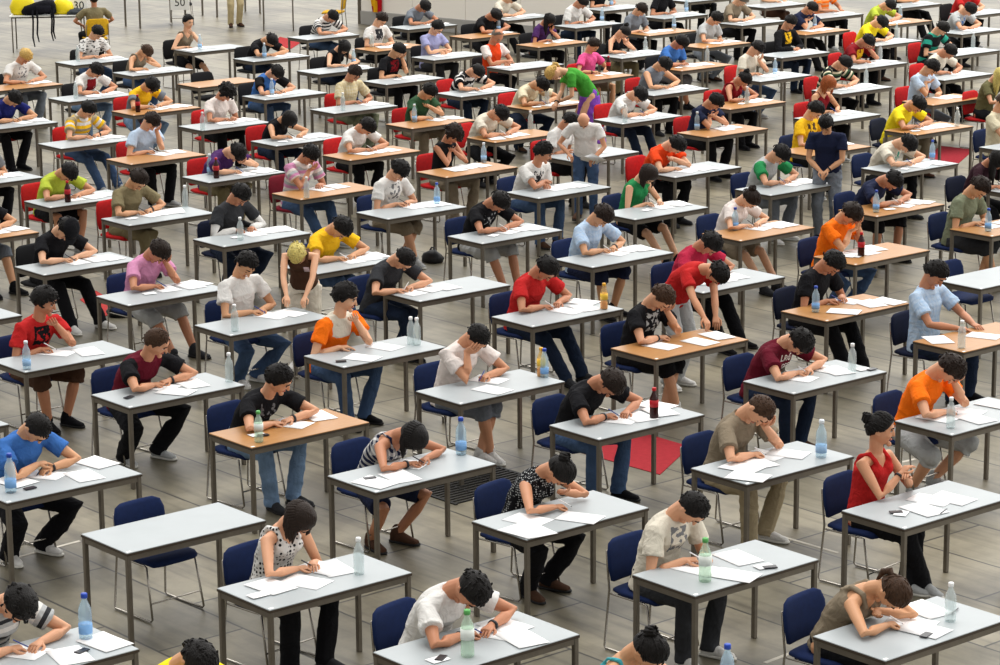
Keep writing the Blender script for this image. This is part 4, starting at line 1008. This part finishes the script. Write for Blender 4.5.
standing('navy tee and jeans standing, hands at waist', 826, 124, -.25, -.97, .30, 'short k', 'tee navy', 'jeans greyjean', ('l', .06, .30, .96), ('l', -.04, .32, .97), ext='W', sk=4, seed=35, look='D', shoe='black')
standing('beige trousers, only the legs visible at far left', 0, 0, .35, -.95, .05, 'short b', 'tee white', 'trousers beige', None, None, sk=0, seed=36, feet=(235, 26.5), shoe='brown', q=2)
J, oy, ry = standing('khaki shirt seen from behind on yellow chair', 101, -9, -.35, .94, .12, 'short b', 'shirt khaki', 'trousers black', ('l', .22, .30, .70), ('l', -.22, .30, .70), sk=3, seed=37, feet=(97, 61), P0z=.535, stand=False, q=2, look='U')
place(CHAIRM['y'], 'chair', tuple(oy+rot2(ry, np.array([0, .06, 0]))), ry, 'yellow chair under person in khaki shirt seen from behind', 'chair', 'yellow chairs')
finish()

# papers held by the standing bald person
pb = ob+rot2(rb, np.array([-.08, .44, .90]))
for k in range(2):
    o = bpy.data.objects.new('paper_sheet', SHEETS[1]); link(o); o.location = pb+np.array([.05*k, 0, .012*k]); o.rotation_euler = (.35, -.25-.2*k, rb+.5*k)
    tag(o, ('upper' if k else 'lower')+' white sheet held by the bald standing person', 'paper', 'held papers')
# pens in the writing hands
for j in PEOPLE:
    if j['q'] > 1: continue
    for side, k in ((1, 0), (-1, 1)):
        if j['arms'][k] != 'w': continue
        S, Ep, W, hd, dn, curl, tk = j['hand'][side]; c = W+hd*.098+np.array([0, 0, .018]); d = nrm(hd*.55+np.array([-side*.35, .1, -.62]))
        c = c-d*.0; o = bpy.data.objects.new('pen', PENS[j['rng'].randrange(3)]); link(o)
        wd = rot2(j['rz'], d); o.location = np.array(j['origin'])+rot2(j['rz'], c); o.rotation_mode = 'QUATERNION'; o.rotation_quaternion = Vector(wd).to_track_quat('Y', 'Z')
        tag(o, 'pen held by person in '+j['who'], 'pen', 'pens')

# ------------------------------------------------------------------ lettering on the maroon shirt and on the sleeve, and the number signs
def letters(txt, size, mat, name):
    cu = bpy.data.curves.new('t', 'FONT'); cu.body = txt; cu.size = size; cu.align_x = 'CENTER'; cu.align_y = 'CENTER'; cu.extrude = .0015; cu.resolution_u = 3
    o = bpy.data.objects.new('t', cu); COL.objects.link(o); dg = bpy.context.evaluated_depsgraph_get(); dg.update()
    me = bpy.data.meshes.new_from_object(o.evaluated_get(dg)); bpy.data.objects.remove(o); bpy.data.curves.remove(cu)
    me.name = name; me.materials.clear(); me.materials.append(mat); return me
from mathutils.bvhtree import BVHTree
def on_shirt(who, lines, mat, cx=0.0):
    j = next(p for p in PEOPLE if p['who'] == who); sh = next(c for c in j['obj'].children if c.name.startswith(('t_shirt', 'polo'))); bv = BVHTree.FromPolygons([v.co for v in sh.data.vertices], [p.vertices[:] for p in sh.data.polygons])
    sp_, armd, f2 = next(p[4] for p in j['parts'] if p[0].startswith(('t_shirt', 'polo'))); P1, P2 = sp_[2], sp_[3]; u = nrm(P2-P1)
    for txt, size, off in lines:
        me = letters(txt, size, mat, 'lettering'); mid = P1*.42+P2*.58+u*off
        for v in me.vertices:
            p = mid+np.array([-(v.co.x+cx), 0, 0])+u*v.co.y; s0 = Vector(p+f2*.5); hit = bv.ray_cast(s0, Vector(-f2))
            q_ = np.array(hit[0]) if hit[0] is not None else p+f2*.12
            v.co = Vector(q_+f2*(.004+v.co.z))
        child('shirt_lettering', me, sh)
on_shirt('maroon tee with white lettering', [('LRG', .085, .055), ('RGGG', .055, -.02), ('LRG', .045, -.07)], plain('white_print', (226,222,214), .8))
def sign(loc, rz, txt, w, h, lab):
    e = empty('number_sign', loc, rz, lab, 'sign', 'number signs')
    MB().box((0,0,h/2), (w,.012,h), 0, bev=.003).obj('card', [plain('sign_card', (238,238,234), .6)], e, False)
    me = letters(txt, h*.75, plain('sign_ink', (24,24,26), .6), 'digits'); o = child('digits', me, e); o.location = (0, -.0075, h*.5); o.rotation_euler = (math.pi/2, 0, 0)
    return e

# ------------------------------------------------------------------ far left corner: folding table with bags, signs, yellow chairs
tl = at(9.6, 16, DH); tc = np.array([tl[0]+.72, tl[1]+.36, 0])
place(THINM, 'folding_table', tuple(tc), .06, 'white folding table with thin legs under the yellow bags', 'table')
def bag(loc, rz, size, c, lab, name='plastic_bag', seed=1):
    rg = random.Random(seed); b = MB(); w, d, h = size; ws = cloud(rg, 6, (8, 22)); rings = []
    for t, k in ((0,.8),(.08,1),(.35,1.05),(.65,.85),(.85,.5),(1,.22)): rings.append(((0,0,h*t),(1,0,0),(0,1,0),w/2*k,d/2*k,.8))
    b.loft(rings, 24); v = np.array(b.v); n_ = v*np.array([1,1,.2]); n_ /= (np.linalg.norm(n_, axis=1, keepdims=True)+1e-6); v = v+n_*(cloudv(v, ws)*.035)[:,None]; v[:,2] = np.maximum(v[:,2], 0)
    b.v = [tuple(p) for p in v]; e = empty(name, loc, rz, lab, 'bag'); b.obj('bag_body', [plain('bag_'+name, c, .45)], e)
    hd = MB(); hd.tube([(-w*.10,0,h*.93),(-w*.08,.02,h*1.12),(w*.08,.02,h*1.12),(w*.10,0,h*.93)], [.012]*4, 8); hd.obj('handle', [plain('bag_'+name, c, .45)], e)
    return e
tz = lambda px, dy: (at(px, 14, DH)[0], tl[1]+dy, DH+.001)
bag(tz(24, .30), .3, (.50,.36,.46), (236,214,20), 'bright yellow bag on the left of the folding table', seed=3)
bag(tz(62, .34), -.2, (.46,.34,.34), (240,216,24), 'bright yellow bag beside the number sign', seed=5)
# black backpack lying on the table, straps hanging over the edge
bk = empty('backpack', tz(41, .17), .05, 'black backpack with straps hanging over the folding table edge', 'bag')
b = MB(); b.loft([((x,0,z),(0,1,0),(0,0,1),ry_,rz_,.8) for x, z, ry_, rz_ in ((-.36,.06,.05,.04),(-.30,.09,.13,.09),(-.1,.12,.16,.12),(.12,.16,.16,.15),(.28,.15,.15,.14),(.34,.12,.07,.08))], 18)
v = np.array(b.v); v = v*(1+.05*cloudv(v, cloud(random.Random(2), 5, (10,30)))[:,None]); b.v = [tuple(p) for p in v]; b.obj('backpack_body', [cloth((20,20,26))], bk)
for x, l in ((-.12,.62),(-.03,.52),(.26,.50),(.30,.46)):
    s = MB(); s.tube([(x,-.10,.15),(x,-.21,.05),(x+.01,-.235,-.1),(x-.01,-.23,-l*.7),(x+.02,-.235,-l)], [.022,.02,.018,.018,.012], 8, flat=((0,1,0),.5)); s.obj('strap', [cloth((20,20,26))], bk)
f_ = MB(); f_.box((.1,-.155,.13), (.3,.02,.14), 0, bev=.006); f_.obj('front_pocket', [cloth((30,30,38))], bk)
jk = empty('jacket', tz(78, .24), .2, 'folded dark grey jacket on the folding table before the sign', 'jacket')
b = MB(); b.loft([((x,0,z),(0,1,0),(0,0,1),.12,z+.001,.7) for x, z in ((-.22,.02),(-.15,.05),(0,.06),(.14,.05),(.22,.02))], 16); b.obj('jacket_body', [cloth((62,66,70))], jk)
sl_ = MB().tube([(-.1,-.12,.05),(.05,-.16,.04),(.2,-.14,.03)], [.035,.035,.025], 10); sl_.obj('sleeve', [cloth((62,66,70))], jk)
sign((at(87, 8, DH)[0]-.02, tl[1]+.46, DH+.001), .05, '30', .36, .30, 'white card with number thirty behind the khaki shirt')
kp = at(182, 24, 0); place(CHAIRM['k'], 'chair', tuple(kp), facing(.2, -.98), 'black chair carrying the white number fifty card', 'chair', 'chairs by the signs')
sg = sign((kp[0], kp[1]-.27, .34), .06, '50', .42, .32, 'white card with number fifty on a black chair')
yp = at(334, 33, 0); place(CHAIRM['y'], 'chair', tuple(yp), facing(-.95, .1), 'empty yellow chair beside the end post of the white partition', 'chair', 'yellow chairs')
for px, py, lab in ((140, 28.5, 'grey desk at upper left, only its legs visible beside the khaki shirt'), (217, 17.5, 'grey desk at the top, only its leg visible beside the beige trousers')):
    c = at(px, py, 0)+E_*DL/2-S_*DW/2; place(DESKM[False], 'exam_desk', (c[0], c[1], 0), YAW, lab, 'desk', 'desks at the top edge')
c = at(276, 31, 0); place(THINM, 'folding_table', (c[0], c[1]+.72, 0), math.pi/2+.08, 'folding table at the top with thin light legs behind black tee', 'table')

# bags left on the floor
for px, py, sz, lab, sd in ((432,262,(.30,.20,.16),'black bag on the floor beside the charcoal green tee',11),(122,316,(.34,.20,.16),'dark bag on the floor under the desk of the pink tee',13),(706,80,(.36,.26,.2),'black bag on the floor below the bright blue tee',14)):
    p = at(px, py, 0); bag((p[0], p[1], 0), .5*sd, sz, (22,22,25), lab, 'bag', sd)

# ------------------------------------------------------------------ setting
fl = MB(); fl.box((0, 42, -.05), (150, 130, .1), 0); o = fl.obj('floor', [floor_mat()], None, False); tag(o, kind='structure')
WA = at(362, 24, 0); WB = at(578, 44, 0); wd = nrm(WB-WA); wl = float(np.linalg.norm(WB-WA)); wn = np.array([wd[1], -wd[0], 0])
wr = math.atan2(wd[1], wd[0]); we = WA*.5+WB*.5
white_panel = plain('white_panel', (248,243,234), .6)
w = MB(); npan = max(1, int(round(wl/1.5)))
for i in range(npan):
    pw = wl/npan; w.box((-wl/2+pw*(i+.5), 0, 1.35), (pw-.012, .05, 2.1), 0, bev=.004)
w.box((0, .02, 1.2), (wl, .02, 2.4), 1)
o = w.obj('wall_back', [white_panel, plain('panel_gap', (150,146,140), .7)], None, False); o.location = tuple(we); o.rotation_euler = (0, 0, wr); tag(o, kind='structure')
w = MB().box((0, -.01, .15), (wl, .08, .30), 0, bev=.006); o = w.obj('baseboard_back', [plain('grey_base', (168,166,162), .6)], None, False); o.location = tuple(we); o.rotation_euler = (0, 0, wr); tag(o, kind='structure')
w = MB().box((0, 0, 1.3), (.07, .07, 2.6), 0, bev=.006); o = w.obj('trim_1', [steel()], None, False); o.location = tuple(WA-wd*.06); o.rotation_euler = (0, 0, wr); tag(o, kind='structure')
# red and yellow banner hanging on the partition
bp = WA+wd*float((at(383, 25, 0)-WA)@wd)+wn*.07
b = MB(); v = []; f = []; mi = []; nx, nz = 14, 16
for t in (0, 1):
    for j in range(nz):
        for i in range(nx):
            x = (i/(nx-1)-.5)*.36*(1-.25*j/(nz-1)); z = 1.25-j/(nz-1)*.95; v.append((x+.03*j/(nz-1), -.03*math.sin(i*1.1+j*.25)-.03+t*.003, z))
N_ = nx*nz
for j in range(nz-1):
    for i in range(nx-1):
        a_ = j*nx+i; f.append((a_, a_+nx, a_+nx+1, a_+1)); f.append((N_+a_, N_+a_+1, N_+a_+nx+1, N_+a_+nx)); s_i = i-.45*j; k = 1 if -5.5 < s_i < 1.5 else 0; mi += [k, k]
b.v = v; b.f = f; b.mi = mi; o = b.obj('banner', [cloth((176,22,34)), cloth((232,176,30))]); o.location = tuple(bp); o.rotation_euler = (0, 0, wr)
tag(o, 'red and yellow cloth banner hanging on the white partition', 'banner')
# red mats on the floor
def mat_poly(pxs, c, lab):
    P = [at(x, y, 0) for x, y in pxs]; ce = sum(P)/len(P); m_ = MB(); n_ = len(P); v = [p-ce+np.array([0,0,.001]) for p in P]+[p-ce+np.array([0,0,.006]) for p in P]
    f = [tuple(range(n_))[::-1], tuple(range(n_, 2*n_))]+[(i, (i+1) % n_, (i+1) % n_+n_, i+n_) for i in range(n_)]
    area = sum(v[i][0]*v[(i+1) % n_][1]-v[(i+1) % n_][0]*v[i][1] for i in range(n_))
    if area < 0: f = [q[::-1] for q in f]
    m_.add(v, f); o = m_.obj('floor_mat', [plain('red_carpet', c, .95, spec=.05, vary=.12, scale=20)], None, False); o.location = tuple(ce); tag(o, lab, 'mat', 'red floor mats')
mat_poly([(570,450),(660,475),(690,447),(632,430)], (150,46,52), 'red floor mat under the desk of the black tee with cola')
mat_poly([(925,160),(958,164),(974,150),(940,146)], (130,36,44), 'dark red floor mat behind the water bottle of the teal print')
mat_poly([(270,45),(291,49),(302,42),(280,37)], (158,52,54), 'small red floor mat behind the black tee at upper left')
mat_poly([(80,300),(104,318),(120,306),(96,291)], (160,58,56), 'small red floor mat behind the red tee with dark print')
# iron drain grate
gc = at(469, 483, 0); ge = empty('floor_grate', (gc[0], gc[1], 0), YAW, 'black iron floor grate behind the dotted black top', 'grate')
g = MB()
for k in range(15): g.box((0, -.42+k*.06, .006), (1.0, .024, .012), 0)
g.obj('bars', [plain('iron', (30,29,28), .6)], ge, False)
g = MB()
for sx in (-.51,.51): g.box((sx, 0, .006), (.03, .9, .012), 0)
for sx in (-.17,.17): g.box((sx, 0, .004), (.02, .9, .008), 0)
g.obj('grate_frame', [plain('iron', (30,29,28), .6)], ge, False)
# worn tape lines on the floor
for i, (a_, b_) in enumerate((((783,537),(838,553)), ((765,663),(812,645)), ((0,562),(80,541)), ((870,470),(915,459)))):
    A_, B_ = at(*a_, 0), at(*b_, 0); d_ = B_-A_; L_ = float(np.linalg.norm(d_)); m_ = MB().box((0,0,.0012), (L_, .035, .0024), 0)
    o = m_.obj('trim_%d' % (i+2), [plain('tape', (186,180,168), .8, vary=.15, scale=8)], None, False); o.location = tuple((A_+B_)/2); o.rotation_euler = (0, 0, math.atan2(d_[1], d_[0])); tag(o, kind='structure')

# ------------------------------------------------------------------ light and camera
wld = bpy.data.worlds.new('hall_light'); bpy.context.scene.world = wld; wld.use_nodes = True
nt = wld.node_tree; bg = nt.nodes['Background']; tcw = nt.nodes.new('ShaderNodeTexCoord'); sxyz = nt.nodes.new('ShaderNodeSeparateXYZ'); nt.links.new(tcw.outputs['Generated'], sxyz.inputs[0])
mr = nt.nodes.new('ShaderNodeMapRange'); mr.inputs['From Min'].default_value = -.2; mr.inputs['From Max'].default_value = 1.0; mr.inputs['To Min'].default_value = .68; mr.inputs['To Max'].default_value = 2.3
dt = nt.nodes.new('ShaderNodeVectorMath'); dt.operation = 'DOT_PRODUCT'; dt.inputs[1].default_value = (.7, .71, 0.05); nt.links.new(tcw.outputs['Generated'], dt.inputs[0])
nt.links.new(dt.outputs['Value'], mr.inputs['Value'])
bg.inputs['Color'].default_value = (1.0, .985, .96, 1); nt.links.new(mr.outputs['Result'], bg.inputs['Strength'])
sun = bpy.data.lights.new('skylight', 'SUN'); sun.energy = 2.0; sun.angle = math.radians(40); sun.color = (1, .985, .96)
so = bpy.data.objects.new('skylight', sun); link(so); so.rotation_euler = (math.radians(-14), math.radians(-8), 0); so.location = (0, 30, 15)
for i, (lx, ly, lz, sz, pw) in enumerate(((13, 44, 13, 12, 1600), (-1, 47, 11, 8, 260))):  # unseen area lights, added to brighten the far right rows and the partition
    la = bpy.data.lights.new('fill_light', 'AREA'); la.energy = pw; la.size = sz; la.color = (1, .97, .92); lo = bpy.data.objects.new('fill_light', la); link(lo); lo.location = (lx, ly, lz); lo.rotation_euler = (math.radians(12), 0, 0)
cam = bpy.data.cameras.new('camera'); cam.sensor_width = 36; cam.lens = F/1000*36; cam.clip_end = 300; cam.clip_start = 1
co_ = bpy.data.objects.new('camera', cam); link(co_)
M = Matrix(((RGT[0], UPV[0], -FWD[0]), (RGT[1], UPV[1], -FWD[1]), (RGT[2], UPV[2], -FWD[2])))
co_.matrix_world = Matrix.Translation(Vector(CAM)) @ M.to_4x4()
sc_ = bpy.context.scene; sc_.camera = co_
vs = sc_.view_settings; vs.view_transform = 'Standard'; vs.look = 'None'; vs.exposure = 0.10; vs.gamma = 1.0; vs.use_curve_mapping = False
